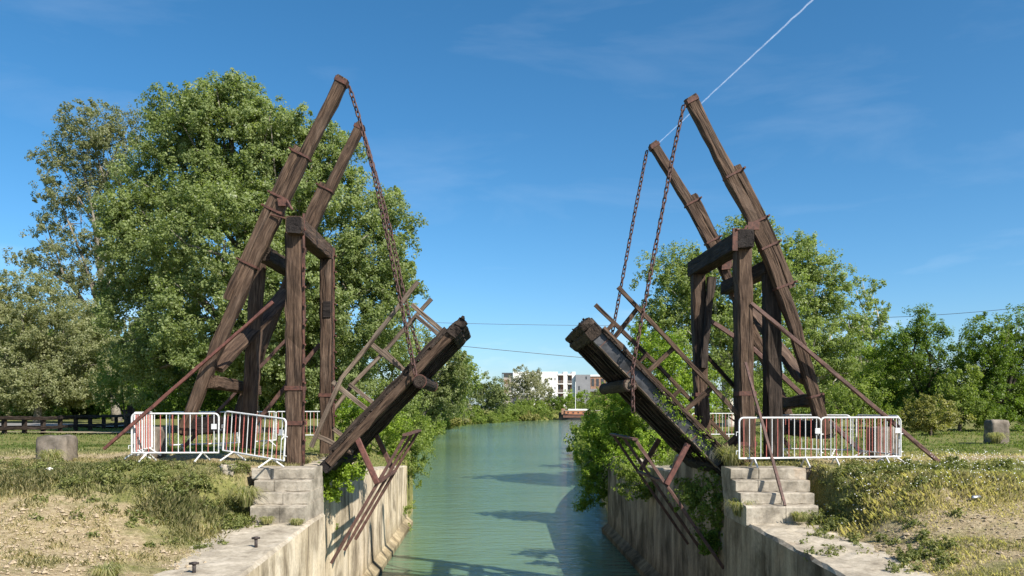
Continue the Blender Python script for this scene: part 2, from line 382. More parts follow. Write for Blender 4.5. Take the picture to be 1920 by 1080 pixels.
def sheet_rows():
    V = []; G = []
    Y = ys[:, None]
    SL = ss[::-1][None, :]
    OFF = .7*(1-smooth(39.6, 40.2, Y)); XLv = xl(Y)-SL-OFF; ZL = hl(SL+OFF+0*Y, Y+0*SL)
    OFR = .7*(1-smooth(37.4, 37.9, Y)); XRv = xr(Y)+ss[None, :]+OFR; ZR = hr(ss[None, :]+OFR+0*Y, Y+0*ss[None, :])
    # the bed between, below the water
    XM = np.stack([xl(ys)-OFF[:, 0]+.01, (xl(ys)+xr(ys))/2, xr(ys)+OFR[:, 0]-.01], 1); ZM = np.full_like(XM, -7.0)
    X = np.concatenate([XLv, XM, XRv], 1); Z = np.concatenate([ZL, ZM, ZR], 1); YY = np.repeat(Y, X.shape[1], 1)
    GL = greenness(XLv, Y+0*XLv, -1); GR = greenness(XRv, Y+0*XRv, 1)
    Gm = np.concatenate([GL, np.zeros_like(XM), GR], 1)
    return X, YY, Z, Gm
X, YY, Z, Gm = sheet_rows()
def grid_mesh(name, X, Y, Z, attr=None):
    r, c = X.shape; v = np.stack([X, Y, Z], 2).reshape(-1, 3).astype(np.float32)
    i = np.arange(r*c).reshape(r, c); q = np.stack([i[:-1, :-1], i[:-1, 1:], i[1:, 1:], i[1:, :-1]], 2).reshape(-1, 4)
    return np_mesh(name, v, q, attr)
def np_mesh(name, v, q, attrs=None, flat=False):
    me = bpy.data.meshes.new(name); k = q.shape[1]
    me.vertices.add(len(v)); me.vertices.foreach_set('co', v.astype(np.float32).ravel())
    me.loops.add(len(q)*k); me.loops.foreach_set('vertex_index', q.astype(np.int32).ravel())
    me.polygons.add(len(q)); me.polygons.foreach_set('loop_start', np.arange(0, len(q)*k, k, dtype=np.int32))
    try: me.polygons.foreach_set('loop_total', np.full(len(q), k, dtype=np.int32))
    except Exception: pass
    for an, av in (attrs or {}).items():
        a = me.attributes.new(an, 'FLOAT', 'POINT'); a.data.foreach_set('value', np.asarray(av, np.float32).ravel())
    me.update(calc_edges=True); me.validate()
    if flat: me.polygons.foreach_set('use_smooth', [False]*len(me.polygons))
    return me
ground = link('ground', grid_mesh('ground', X, YY, Z, {'green': Gm}), M['ground'], None, True); tag(ground, kind='structure')
def gz(x, y):
    """terrain height at a point"""
    L = float(xl(y)); Rr = float(xr(y))
    return float(hl(np.array(max(L-x, 0.)), np.array(float(y)))) if x < (L+Rr)/2 else float(hr(np.array(max(x-Rr, 0.)), np.array(float(y))))
wv = np.array([[-400, -60, WZ], [2500, -60, WZ], [2500, 4000, WZ], [-400, 4000, WZ]], float)
water = link('water', np_mesh('water', wv, np.array([[0, 1, 2, 3]])), M['water']); tag(water, kind='structure')

# roads
def strip(name, pts, width, mat, dz=.03):
    """a road sheet following the ground"""
    v = []; q = []; n = len(pts)
    for i, (x, y) in enumerate(pts):
        a = Vector(pts[max(0, i-1)]); b_ = Vector(pts[min(n-1, i+1)]); t_ = (b_-a).normalized(); s_ = Vector((-t_.y, t_.x))
        for k in (-1, 0, 1):
            p = Vector((x, y))+s_*width/2*k; v.append((p.x, p.y, gz(p.x, p.y)+dz))
    for i in range(n-1):
        for k in (0, 1): q.append((i*3+k, i*3+k+1, (i+1)*3+k+1, (i+1)*3+k))
    o_ = link(name, np_mesh(name, np.array(v), np.array(q)), mat); return tag(o_, kind='structure')
strip('road', [(-120+3.0*k, 60-.03*k*3) for k in range(32)], 5.5, M['asphalt'], .14)
strip('path', [(-60+2*k, 43.5) for k in range(21)], 2.2, M['gravel'], .12)

# ------------------------------------------------------------------ lock walls, quays, steps
def wallmesh(name, ycuts, face_x, top_z, back_w, mat, mat_top, inward, bottom=-7.2, seed=0):
    """a canal wall: canal face, worn coping and top strip; inward=-1 left bank, +1 right bank"""
    rng = np.random.default_rng(seed); ny = len(ycuts)
    zs = [bottom, -4.9, -4.30, -4.22]; V = []; nrow = 0; prof = []
    for y in ycuts:
        fx = face_x(y); tz = top_z(y)
        p = [(fx-inward*.30, bottom), (fx-inward*.30, -4.34), (fx-inward*.02, -4.10)]
        nz_ = 12
        for k in range(1, nz_+1): 
            z = -4.10+(tz-.06+4.10)*k/nz_; p.append((fx+rng.normal(0, .003)+inward*.018*float(fbm(y*1.0+seed*31, z*1.3, 1.4, 3)-.5), z))
        p.append((fx+inward*(.05+rng.uniform(-.015, .025)), tz-.005+rng.normal(0, .008)))
        for k in range(1, 9): p.append((fx+inward*(.05+(back_w-.05)*k/8), tz+rng.normal(0, .008)))
        p.append((fx+inward*back_w, tz-1.2))
        prof.append([(x, y+ (0), z) for x, z in p])
    A = np.array(prof); r, c = A.shape[:2]; i = np.arange(r*c).reshape(r, c)
    q = np.stack([i[:-1, :-1], i[:-1, 1:], i[1:, 1:], i[1:, :-1]], 2).reshape(-1, 4)
    if inward < 0: q = q[:, ::-1]
    me = np_mesh(name, A.reshape(-1, 3), q, None, True)
    # end caps
    import bmesh
    bm = bmesh.new(); bm.from_mesh(me); bm.verts.ensure_lookup_table()
    for row in (0, r-1):
        try: bm.faces.new([bm.verts[k] for k in (i[row] if (row == 0) == (inward > 0) else i[row][::-1])])
        except Exception: pass
    bmesh.ops.recalc_face_normals(bm, faces=bm.faces)
    bm.to_mesh(me); bm.free()
    o_ = link(name, me, [mat, mat_top])
    mi = [1 if p.normal.z > .6 and p.center.z > -3 else 0 for p in me.polygons]; me.polygons.foreach_set('material_index', mi)
    return o_
qz = lambda y: -1.08-.03*max(0, 17-y)
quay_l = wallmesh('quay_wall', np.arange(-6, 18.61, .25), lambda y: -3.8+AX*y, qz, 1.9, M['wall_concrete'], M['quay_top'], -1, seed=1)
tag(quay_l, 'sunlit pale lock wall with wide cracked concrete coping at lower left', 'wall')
quay_r = wallmesh('quay_wall', np.arange(-6, 18.61, .25), lambda y: 5.43+AX*y, qz, 1.7, M['wall_shaded'], M['quay_top'], 1, seed=2)
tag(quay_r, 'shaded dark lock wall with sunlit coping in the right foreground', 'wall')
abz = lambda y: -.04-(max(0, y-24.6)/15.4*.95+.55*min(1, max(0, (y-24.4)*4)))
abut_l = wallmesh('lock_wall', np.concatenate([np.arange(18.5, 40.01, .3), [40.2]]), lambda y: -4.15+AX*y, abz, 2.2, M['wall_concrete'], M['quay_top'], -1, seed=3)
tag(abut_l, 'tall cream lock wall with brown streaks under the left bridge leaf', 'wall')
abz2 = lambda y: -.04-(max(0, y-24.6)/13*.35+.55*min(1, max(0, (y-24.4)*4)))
abut_r = wallmesh('lock_wall', np.concatenate([np.arange(18.5, 37.8, .3), [37.9]]), lambda y: 5.61+AX*y, abz2, 2.2, M['wall_shaded'], M['quay_top'], 1, seed=4)
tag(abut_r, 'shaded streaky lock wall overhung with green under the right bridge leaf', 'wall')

def steps(name, xa, xb, label, canal):
    """four worn stone steps from the quay up to the bridge road"""
    root = empty(name, ((xa+xb)/2, 17.3, -1.0), label, 'steps')
    for k in range(4):
        z1 = -.0-.24*k; y0 = 17.8-.33*k
        x0, x1 = (xa-.02*k, xb) if canal > 0 else (xa, xb)
        if canal > 0: x0, x1 = xa+.10*k+random.uniform(-.05, .05), xb+.01*k
        else: x0, x1 = xa+.02*k, xb-.035*k
        cuts = [x0, x0+(x1-x0)*(.30+.08*random.random() if k < 2 else .55), x1]
        for a_, b_ in zip(cuts[:-1], cuts[1:]):
            mb = MB(); th_ = .25 if k < 3 else .44; mb.beam([(a_+.006, (y0+18.6)/2, z1-.005-th_/2), (b_-.006, (y0+18.6)/2, z1-.005-th_/2)], th_, 18.6-y0, (0, 1, 0), .006, .09, .12)
            mb.build('step', M['step_stone'], root)
    return root
steps('stone_steps', -5.78, -4.40, 'four pale stone steps beside the left post, weeds on their left', 1)
steps('stone_steps', 4.86, 6.55, 'four grey stone steps below the right barriers, striped with pole shadow', -1)

# ------------------------------------------------------------------ the drawbridge
def strap(mb, p, axis, wd, th, ln=.07, ref=(0, 1, 0), bolt=None):
    p = Vector(p); a = Vector(axis).normalized()
    mb.beam([p-a*ln/2, p+a*ln/2], wd+.035, th+.035, ref, .002, .05, 1)
    if bolt is not None:
        r_ = Vector(ref); s2 = (r_-a*r_.dot(a)).normalized(); s1 = a.cross(s2).normalized()
        q = p+s1*(wd/2+.03)*bolt; mb.beam([q-s2*(th/2+.02), q+s2*(th/2+.02)], .07, .09, a, .003, .1, 1)
        mb.tube([q-s2*(th/2+.0), q-s2*(th/2+.08)], .03, 7); mb.tube([q, q+s1*.09*bolt], .022, 6)
    return mb
def pt(lst, d): return [P(x, y, d) for x, y in lst]

# --- left portal
pl_ = empty('drawbridge_portal', P(553, 870, DN), 'brown timber portal on the left bank carrying the leaning lift beams', 'bridge portal')
MB().beam(pt([(553.5, 872), (553.5, 438)], DN), .39, .40).build('post', M['old_wood'], pl_)
MB().beam(pt([(613, 850), (613, 488)], DF), .34, .38).build('post', M['old_wood'], pl_)
ca = P(551, 421, DN-.42); cb = P(614, 477, DF+.35)
MB().beam([ca, cb], .40, .38, (1, 0, 0), .006, .06).build('cap_beam', M['old_wood'], pl_)
MB().beam([ca+Vector((0, -.012, 0)), ca+Vector((0, .02, 0))], .37, .35, (1, 0, 0), .01, .1, 1).build('cap_end', M['tarred_shaded_wood'], pl_)
MB().beam(pt([(464, 840), (485, 482)], DN+1.7), .33, .33).build('rear_post', M['old_wood'], pl_)
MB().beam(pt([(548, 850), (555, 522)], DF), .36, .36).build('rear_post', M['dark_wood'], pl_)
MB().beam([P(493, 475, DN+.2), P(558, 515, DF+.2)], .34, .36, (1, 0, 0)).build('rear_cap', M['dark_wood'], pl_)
mb = MB(); mb.beam(pt([(569.5, 868), (569.5, 400)], DN-.15), .05, .05, (0, 1, 0), .004)
for yy in range(430, 860, 36): mb.tube([P(569.5, yy, DN-.17), P(572.5, yy, DN-.23)], .025, 6)
mb.build('iron_bar', M['rust'], pl_)
mb = MB(); mb.beam(pt([(626, 800), (626, 465)], DF-.18), .045, .05, (0, 1, 0), .004)
for yy in range(480, 800, 30): mb.tube([P(627, yy, DF-.18), P(630.5, yy, DF-.24)], .025, 6)
mb.build('iron_bar', M['rust'], pl_)
for (x, y, d, wd) in ((553.5, 728, DN, .40), (553.5, 793, DN, .40), (613, 741, DF, .38)):
    strap(MB(), P(x, y, d), (0, 0, 1), wd, wd, .10).build('iron_strap', M['rust'], pl_)
MB().box((-.10, -.02, -.22), (.10, .02, .22), 0, Matrix.Translation(P(613, 580, DF-.215))).build('mortise', M['tarred_shaded_wood'], pl_)
MB().beam([P(512, 566, DN-.35), P(195, 842, DN-.55)], .07, .07, (0, 1, 0), .004).build('tie_rod', M['red_iron'], pl_)
MB().beam([P(574, 598, DF-.3), P(345, 838, DF-.3)], .085, .08, (0, 1, 0), .004).build('tie_rod', M['brown_iron'], pl_)
MB().beam([P(600, 645, DF+.1), P(470, 806, DF+.1)], .11, .10, (0, 1, 0), .004).build('tie_rod', M['brown_iron'], pl_)

# --- right portal
pr_ = empty('drawbridge_portal', P(1395, 870, DN), 'dark timber portal on the right bank with its cap beam in shade', 'bridge portal')
MB().beam(pt([(1399, 876), (1392, 462)], DN), .36, .42).build('post', M['old_wood'], pr_)
MB().beam(pt([(1320, 850), (1312, 690), (1308, 508)], DF), .35, .40).build('post', M['old_wood'], pr_)
ca = P(1398, 447, DN-.42); cb = P(1302, 506, DF+.3)
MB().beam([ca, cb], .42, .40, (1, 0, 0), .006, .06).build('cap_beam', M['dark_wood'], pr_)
MB().beam([ca+Vector((0, -.012, 0)), ca+Vector((0, .02, 0))], .39, .37, (1, 0, 0), .01, .1, 1).build('cap_end', M['tarred_shaded_wood'], pr_)  # dark end piece paints the beam's shadow onto the cap end
MB().beam(pt([(1450, 860), (1446, 508)], DN+.35), .38, .36).build('rear_post', M['dark_wood'], pr_)  # rear posts in darker wood: shadow of the near beams put into the colour
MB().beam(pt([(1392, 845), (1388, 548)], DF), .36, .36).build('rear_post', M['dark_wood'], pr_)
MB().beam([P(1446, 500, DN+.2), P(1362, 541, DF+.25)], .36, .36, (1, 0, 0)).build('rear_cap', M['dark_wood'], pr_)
MB().beam(pt([(1318, 690), (1334, 520)], DF-.25), .2, .2).build('knee_brace', M['dark_wood'], pr_)
for (x, y, d, wd) in ((1397, 738, DN, .40), (1398, 832, DN, .40), (1314, 740, DF, .39), (1319, 822, DF, .39)):
    strap(MB(), P(x, y, d), (0, 0, 1), wd, wd, .10).build('iron_strap', M['rust'], pr_)
mb = MB(); mb.beam([P(1378, 470, DN-.45), P(1378, 428, DN-.45)], .12, .04, (0, 1, 0), .004); mb.beam([P(1378, 431, DN-.47), P(1392, 431, DN-.2)], .12, .03, (0, 0, 1), .003)
mb.build('iron_plate', M['rust'], pr_)
MB().beam([P(1408, 568, DN-.2), P(1512, 655, DN-.33), P(1760, 866, DN-.3)], .09, .09, (0, 1, 0), .004).build('tie_rod', M['brown_iron'], pr_)
MB().beam([P(1330, 600, DF-.25), P(1413, 655, DF-.25), P(1545, 780, DF-.25), P(1618, 850, DF-.25)], .12, .11, (0, 1, 0), .004).build('tie_rod', M['brown_iron'], pr_)
MB().beam([P(1322, 664, DF+.2), P(1480, 838, DF+.2)], .11, .10, (0, 1, 0), .004).build('tie_rod', M['dark_wood'], pr_)
MB().beam([P(1398, 680, DN-.35), P(1472, 948, 16.85)], .06, .055, (0, 1, 0), .003).build('leaning_pole', M['brown_iron'], pr_)
MB().beam([P(1386, 820, DN+1.2), P(1346, 852, DN+1.2)], .12, .12).build('low_brace', M['dark_wood'], pr_)

# --- lift beams (each pair, tied by crosspieces, tips as one)
def along(pts, s_):
    for a, b in zip(pts[:-1], pts[1:]):
        l = (b-a).length
        if s_ <= l: return a.lerp(b, s_/l), (b-a).normalized()
        s_ -= l
    return pts[-1], (pts[-1]-pts[-2]).normalized()
def lift_pair(side, near, far, spn, spf, xb, low, wt, label, strap_n, strap_f):
    """spn, spf: where the splice timber runs along each beam; straps: distances from the tip"""
    root = empty('lift_beam_pair', near[-1], label, 'lift beams')
    for pts, wd, (s0, s1), sw, sts in ((near, .27, spn, .18, strap_n), (far, .25, spf, .17, strap_f)):
        MB().beam(pts, wd, .26, endjag=.02).build('lift_beam', M['old_wood'], root)
        def off(s_, o_):
            p, d_ = along(pts, s_); return p+Vector((-d_.z, 0, d_.x)).normalized()*o_*(1 if (-d_.z)*side > 0 else -1)
        MB().beam([off(s_, wd/2+sw/2-.012) for s_ in np.linspace(s0, s1, 7)], sw, .25, endjag=.03).build('splice_timber', M['old_wood'], root)
        for k in sts:
            inn = s0 <= k <= s1; p, d_ = along(pts, k)
            strap(MB(), off(k, sw/2 if inn else 0), d_, wd+(sw if inn else 0), .27, .05, (0, 1, 0), None).build('iron_strap', M['rust'], root)
            q = off(k, wd/2+(sw if inn else 0)+.02); MB().tube([q-Vector((0, .2, 0)), q+Vector((0, .2, 0))], .028, 7).build('strap_bolt', M['rust'], root)
        b0, d_ = along(pts, .10); strap(MB(), b0, d_, wd, .26, .10).build('end_band', M['rust'], root)
    MB().beam(xb, .42, .14, (0.3, 0, 1)).build('diagonal_brace', M['old_wood'], root)
    MB().beam(low, .30, .30, (1, 0, 0)).build('crosspiece', M['old_wood'], root)
    MB().beam(wt, .42, .42, (1, 0, 0)).build('counterweight', M['tarred_shaded_wood'], root)
    return root
nearL = pt([(644, 147), (535, 367), (470, 505), (388, 697), (344, 812)], DN)
farL = pt([(677, 234), (637, 315), (597, 397), (553, 500), (508, 605), (468, 715), (440, 800)], DF)
lift_pair(-1, nearL, farL, (1.95, 5.9), (1.95, 4.4), [P(540, 548, DF-.1), P(402, 690, DN+.1)], [P(398, 716, DN-.0), P(480, 732, DF+.1)], [P(352, 800, DN-.1), P(452, 795, DF+.1)],
          'two weathered lift beams leaning in front of the huge left poplar', (2.08, 3.2, 3.55, 4.95), (2.05,))
nearR = pt([(1293, 183), (1408, 407), (1442, 480), (1482, 590), (1532, 762), (1548, 815)], DN)
farR = pt([(1223, 269), (1290, 377), (1330, 453), (1356, 505), (1428, 660), (1474, 770), (1486, 802)], DF)
rb = lift_pair(1, nearR, farR, (1.95, 5.1), (1.85, 4.1), [P(1408, 580, DF-.1), P(1510, 718, DN+.1)], [P(1536, 748, DN-.0), P(1466, 757, DF+.1)], [P(1546, 806, DN-.1), P(1478, 800, DF+.1)],
          'two dark lift beams leaning against open blue sky above the right bank', (2.1, 3.35, 4.0, 5.0, 7.7), (2.0, 3.2))
mb = MB(); q = P(530, 380, DN-.16)
mb.box((-.10, -.04, -.08), (.13, .03, .09), .01, Matrix.Translation(q)); mb.tube([q+Vector((.12, -.05, .02)), q+Vector((.26, -.1, -.2))], .03, 7)
mb.tube([q+Vector((-.28, 0, -.28)), q+Vector((.2, -.06, -.42))], .02, 6)
ob = mb.build('trunnion', M['rust'], bpy.data.objects['lift_beam_pair'])
mb = MB(); q = P(1415, 424, DN-.2)
mb.box((-.16, -.04, -.09), (.10, .02, .09), .01, Matrix.Translation(q)); mb.tube([q+Vector((-.2, -.05, .0)), q+Vector((-.33, -.1, -.25))], .035, 7)
mb.build('trunnion', M['rust'], rb)
mb = MB(); q = P(1362, 492, DF-.2); mb.box((-.2, -.04, -.02), (.2, .02, .04), 0, Matrix.Translation(q) @ Matrix.Rotation(-.4, 4, 'Y')); mb.box((-.12, -.04, -.2), (.12, .02, 0), .01, Matrix.Translation(q))
mb.build('trunnion', M['rust'], rb)

# --- leaves
def leaf(A, B, sgn, label, wood_side):
    """A pivot, B tip on the near girder's centre line; sgn +1 left leaf, -1 right leaf"""
    root = empty('bridge_leaf', A, label, 'bridge leaf')
    u = (B-A).normalized(); L = (B-A).length; v = Vector((AX, 1, 0)).normalized()
    n = Vector((-u.z, 0, u.x))*sgn                      # up, away from the water
    W = DF-DN
    gc, gh = (.02, .20) if wood_side else (.055, .30); gb = gc-gh/2; gt = gc+gh/2
    Q = lambda a, s, h: A+u*a+v*s+n*h
    gm = M['old_wood'] if wood_side else M['dark_steel']
    MB().beam([Q(-.1, 0, gc), Q(L-.1, 0, gc)], gh, .26 if wood_side else .10, v).build('girder', gm, root)
    MB().beam([Q(-.1, W, gc), Q(L-.1, W, gc)], gh, .26, v).build('girder', M['dark_wood'], root)
    if not wood_side:
        mb = MB()
        mb.beam([Q(-.1, 0-.02, gb), Q(L-.5, -.02, gb)], .025, .20, v, .002); mb.build('girder_flange', M['grey_wood'], root)
        for a in (.9, 2.0, 3.1, 4.0): MB().beam([Q(a, -.055, gb+.02), Q(a, -.055, gt-.01)], .025, .02, v, .001, .1, 1).build('web_stiffener', M['brown_iron'], root)
    for k in range(1, 6):
        s = W*k/6
        MB().beam([Q(-.05, s, gc), Q(L-.15, s, gc)], gh-.05, .13, v).build('joist', M['dark_wood'], root)
    mb = MB(); a = 0.0
    while a < L-.08:
        wd = random.uniform(.17, .24); mb.beam([Q(a+wd/2, -.13+random.uniform(-.03, .03), gt+.024), Q(a+wd/2, W+.13+random.uniform(-.03, .03), gt+.024)], wd-.012, .045, n, .006, .1, .8); a += wd
    mb.build('deck_planks', M['dark_wood'], root)
    MB().beam([Q(.15, -.06, gt+.09), Q(L-.25, -.06, gt+.09)], .085, .13, v, .012).build('kerb_timber', M['old_wood'] if not wood_side else M['dark_wood'], root)
    MB().beam([Q(.15, W+.06, gt+.09), Q(L-.25, W+.06, gt+.09)], .085, .13, v, .012).build('kerb_timber', M['dark_wood'], root)
    # broken tip: crosswise end timbers, splintered
    mb = MB()
    for (a, h, wd, th) in ((L-.16, gc-.01, .30, gh+.04), (L+.08, gc+.01, .2, gh+.02)):
        mb.beam([Q(a, -.16, h), Q(a, W+.10, h)], wd, th, n, .018, .14, .25, 1, .05)
    for k in range(9):
        s = random.uniform(-.12, W); mb.beam([Q(L-.1, s, gt+.0), Q(L+random.uniform(.10, .26), s+random.uniform(-.05, .05), gt+random.uniform(-.04, .08))], random.uniform(.05, .12), random.uniform(.08, .2), v, .02, .2, .12, .7, .04)
    mb.build('end_timbers', M['dark_wood'], root)
    # round cross log slung under the girders
    a = L*.64; pts = [Q(a, s, gb-.15) for s in np.linspace(-.42, W+.35, 9)]
    lg = MB().tube(pts, [.15+random.uniform(-.012, .012) for _ in pts], 14).build('cross_log', M['dark_wood'], root)
    for s in (-.36, W+.28): MB().tube([Q(a, s-.03, gb-.15), Q(a, s+.03, gb-.15)], .165, 14).build('iron_band', M['rust'], lg)
    MB().tube([Q(a, -.425, gb-.15), Q(a, -.428, gb-.15)], .135, 12).build('log_end', M['grey_wood'] if sgn < 0 else M['dark_wood'], lg)
    # heel
    MB().beam([Q(-.12, -.1, gc), Q(-.12, W+.1, gc)], .34, gh+.08, n, .015).build('heel_beam', M['tarred_shaded_wood'], root)
    return root, Q, a
ll, QL, aL = leaf(P(624, 864, DN), P(862, 613, DN), 1, 'raised left bridge leaf with sunlit plank side and broken tip', True)
lr, QR, aR = leaf(P(1350, 872, DN), P(1100, 617, DN), -1, 'raised right bridge leaf showing dark underside joists and steel girder', False)
def rails(root, near_pts, far_pts, posts_n, posts_f, mat):
    MB().beam(pt(near_pts, DN), .10, .09, (0, 1, 0), .004).build('handrail', M[mat], root)
    MB().beam(pt(far_pts, DF), .11, .09, (0, 1, 0), .004).build('handrail', M[mat], root)
    for (a, b_) in posts_n: MB().beam([P(*a, DN+.1), P(*b_, DN+.1)], .11, .09, (0, 1, 0), .004).build('rail_post', M[mat], root)
    for (a, b_) in posts_f: MB().beam([P(*a, DF-.1), P(*b_, DF-.1)], .11, .09, (0, 1, 0), .004).build('rail_post', M[mat], root)
rails(ll, [(784, 528), (694, 643), (640, 710), (583, 838)], [(809, 560), (721, 659), (660, 722), (602, 800)],
      [((772, 571), (830, 622)), ((694, 643), (760, 697)), ((624, 716), (690, 770)), ((590, 815), (662, 849))],
      [((780, 592), (838, 640)), ((718, 656), (770, 705)), ((655, 720), (715, 768)), ((606, 790), (660, 830))], 'grey_wood')
rails(lr, [(1159, 538), (1265, 651), (1384, 777)], [(1116, 571), (1234, 686), (1365, 824)],
      [((1197, 576), (1151, 634)), ((1266, 650), (1205, 706)), ((1336, 726), (1278, 775)), ((1388, 812), (1342, 852))],
      [((1150, 607), (1110, 650)), ((1212, 665), (1160, 712)), ((1277, 729), (1235, 768))], 'old_wood')
def hanging(root, tops, bots, st_n, st_f, cr, mat_s):
    """three iron rails slung below the leaf on struts"""
    for k, f_ in enumerate((0, .5, 1)):
        d = DN+(DF-DN)*f_; s_ = DN/d
        g_ = lambda p: P(918+(p[0]-918)*s_, 765+(p[1]-765)*s_, d)
        MB().beam([g_(tops), g_(bots)], .075, .06, (0, 1, 0), .003).build('hanging_rail', M['brown_iron'], root)
    g0 = P(*tops, DN); g1 = P(918+(tops[0]-918)*DN/DF, 765+(tops[1]-765)*DN/DF, DF)
    MB().beam([g0-Vector((0, .1, 0)), g1+Vector((0, .1, 0))], .14, .05, (0, 0, 1), .003).build('top_plate', M['brown_iron'], root)
    MB().beam([P(*st_n[0], DN-.05), P(*st_n[1], DN-.05)], .13, .11, (0, 1, 0), .004).build('strut', M[mat_s], root)
    MB().beam([P(*st_f[0], DF-.05), P(*st_f[1], DF-.05)], .13, .11, (0, 1, 0), .004).build('strut', M['brown_iron'], root)
    for f_ in cr:
        p = Vector((tops[0]+(bots[0]-tops[0])*f_, tops[1]+(bots[1]-tops[1])*f_)); 
        MB().beam([P(p.x, p.y, DN), P(918+(p.x-918)*DN/DF, 765+(p.y-765)*DN/DF, DF)], .09, .07, (0, 0, 1), .003).build('rail_tie', M['brown_iron'], root)
hanging(ll, (761, 815), (621, 1056), ((665, 811), (707, 906)), ((702, 808), (736, 880)), (.37,), 'red_iron')
hanging(lr, (1190, 823), (1357, 1066), ((1290, 832), (1250, 908)), ((1236, 823), (1201, 882)), (.34,), 'red_iron')

# --- chains
def chain(pts, label, r=.019, pitch=.125):
    pts = [Vector(p) for p in pts]; seg = [(b_-a).length for a, b_ in zip(pts[:-1], pts[1:])]; tot = sum(seg); mb = MB()
    def at(s):
        for (a, b_, l) in zip(pts[:-1], pts[1:], seg):
            if s <= l: return a.lerp(b_, s/l), (b_-a).normalized()
            s -= l
        return pts[-1], (pts[-1]-pts[-2]).normalized()
    k = 0; s = pitch/2
    while s < tot:
        p, t_ = at(s); b_ = Vector((0, 1, 0)); b_ = (b_-t_*b_.dot(t_)).normalized(); c_ = t_.cross(b_)
        ang = (math.pi/4 if k % 2 else -math.pi/4)+random.uniform(-.25, .25); sd = b_*math.cos(ang)+c_*math.sin(ang)
        hl_ = pitch*.62; hw = .042; loop = []
        for j in range(10):
            a = 2*math.pi*j/10; cx, sx = math.cos(a), math.sin(a)
            loop.append(p+t_*(math.copysign(hl_-hw, cx)+cx*hw if abs(cx) > .01 else 0)+sd*sx*hw)
        loop.append(loop[0]); mb.tube(loop, r, 5, cap=False); s += pitch; k += 1
    o_ = mb.build('chain', M['chain_iron'], None, True); return tag(o_, label, 'chain', 'iron chains of the drawbridge')
QLn = QL(aL, -.30, -.10); QLf = QL(aL, 3.6, -.05); QRn = QR(aR, -.34, -.30); QRf = QR(aR, 3.7, -.1)
chain([P(655, 163, DN-.1), P(673, 220, DN-.12), P(700, 320, DN-.2), P(742, 520, DN-.25), QLn], 'rusty chain from the taller left beam down to the left leaf')
chain([P(682, 248, DF), P(704, 325, DF), P(732, 430, DF), P(766, 590, DF), QLf], 'rusty chain from the shorter left beam tip to the left leaf')
chain([P(1282, 198, DN-.1), P(1262, 290, DN-.15), P(1243, 390, DN-.2), P(1220, 510, DN-.3), P(1186, 690, DN-.46), P(1187, 776, DN-.47)], 'rusty chain from the taller right beam, its loose end dangling below the log')
chain([P(1213, 283, DF), P(1190, 400, DF), P(1164, 540, DF), P(1145, 640, DF+.2), QRf], 'rusty chain from the shorter right beam tip to the right leaf')

# ------------------------------------------------------------------ crowd barriers
BL = 2.0; BT = 1.10; BB = .19
def arc(c, r, a0, a1, n=5): return [(c[0]+r*math.cos(a0+(a1-a0)*k/n), c[1]+r*math.sin(a0+(a1-a0)*k/n)) for k in range(n+1)]
def frame_mesh():
    r = .10; pr = [(0, BB), ]+[(0, BB)]
    path = [(0.0, BB)]+arc((r, BT-r), r, math.pi, math.pi/2)+arc((BL-r, BT-r), r, math.pi/2, 0)+[(BL, BB)]
    mb = MB(); mb.tube([(x, 0, z) for x, z in path], .021, 8); mb.tube([(0, 0, BB), (BL, 0, BB)], .021, 8)
    for z in (.36, .78): mb.tube([(-.002, 0, z), (-.07, 0, z), (-.07, 0, z-.08)], .011, 6); mb.tube([(BL, 0, z-.06), (BL+.06, 0, z-.06)], .014, 6)
    return mb.mesh('frame')
FRM = frame_mesh(); BARM = MB().tube([(0, 0, BB), (0, 0, BT-.005)], .0105, 6).mesh('bar')
fm = MB()
fm.tube([(0, 0, BB), (0, -.10, .02), (0, -.26, 0.0)], .018, 7); fm.tube([(0, 0, BB), (0, .10, .02), (0, .26, 0.0)], .018, 7)
fm2 = MB(); fm2.tube([(0, 0, BB+.01), (-.07, -.30, 0)], .02, 7); fm2.tube([(0, 0, BB+.01), (.07, .30, 0)], .02, 7)
FOOT = fm2.mesh('foot')
PLATE = MB().box((-.06, -.012, -.06), (.06, .012, .06)).mesh('plate')
FRM.materials.append(M['white_paint']); FOOT.materials.append(M['white_paint']); PLATE.materials.append(M['white_paint'])
BARM2 = BARM.copy(); BARM.materials.append(M['white_paint']); BARM2.materials.append(M['red_paint'])
def barrier(p0, p1, z, label, roll=0.0, plate=True, lean=0.0):
    """from p0 to p1 on plan; a 2 m barrier standing at p0"""
    p0 = Vector(p0); p1 = Vector(p1); a = math.atan2(p1.y-p0.y, p1.x-p0.x)
    root = bpy.data.objects.new('crowd_barrier', None); COL.objects.link(root); root.location = (p0.x, p0.y, z); root.rotation_euler = (lean, roll, a)
    tag(root, label, 'barrier', 'crowd barriers fencing off the bridge')
    def child(name, me, loc=(0, 0, 0)):
        o_ = bpy.data.objects.new(name, me); COL.objects.link(o_); o_.parent = root; o_.location = loc; return o_
    child('frame', FRM); nb = 14
    for k in range(nb): child('bar', BARM2 if k % 2 == 0 else BARM, (BL*(k+.8)/(nb+.6), 0, 0))
    for x in (.36, 1.62): child('foot', FOOT, (x, 0, 0))
    if plate: child('plate', PLATE, (BL-.10, -.03, .80))
    return root
def XY(px, d): return ((px-960)/F*d, d)
barrier(XY(247, 18.55), XY(409, 18.6), .11, 'white and red barrier under the long red tie rod, leftmost in front')
barrier(XY(417, 18.5), XY(527, 17.5), .17, 'tilted white barrier with its foot on the left stone steps', roll=.085)
barrier((-8.85, 18.75), (-9.3, 20.65), .13, 'barrier seen edge on running back from the left front one', plate=False)
barrier((-9.5, 22.2), (-8.13, 23.66), .12, 'barrier behind the feet of the left lift beams', plate=False)
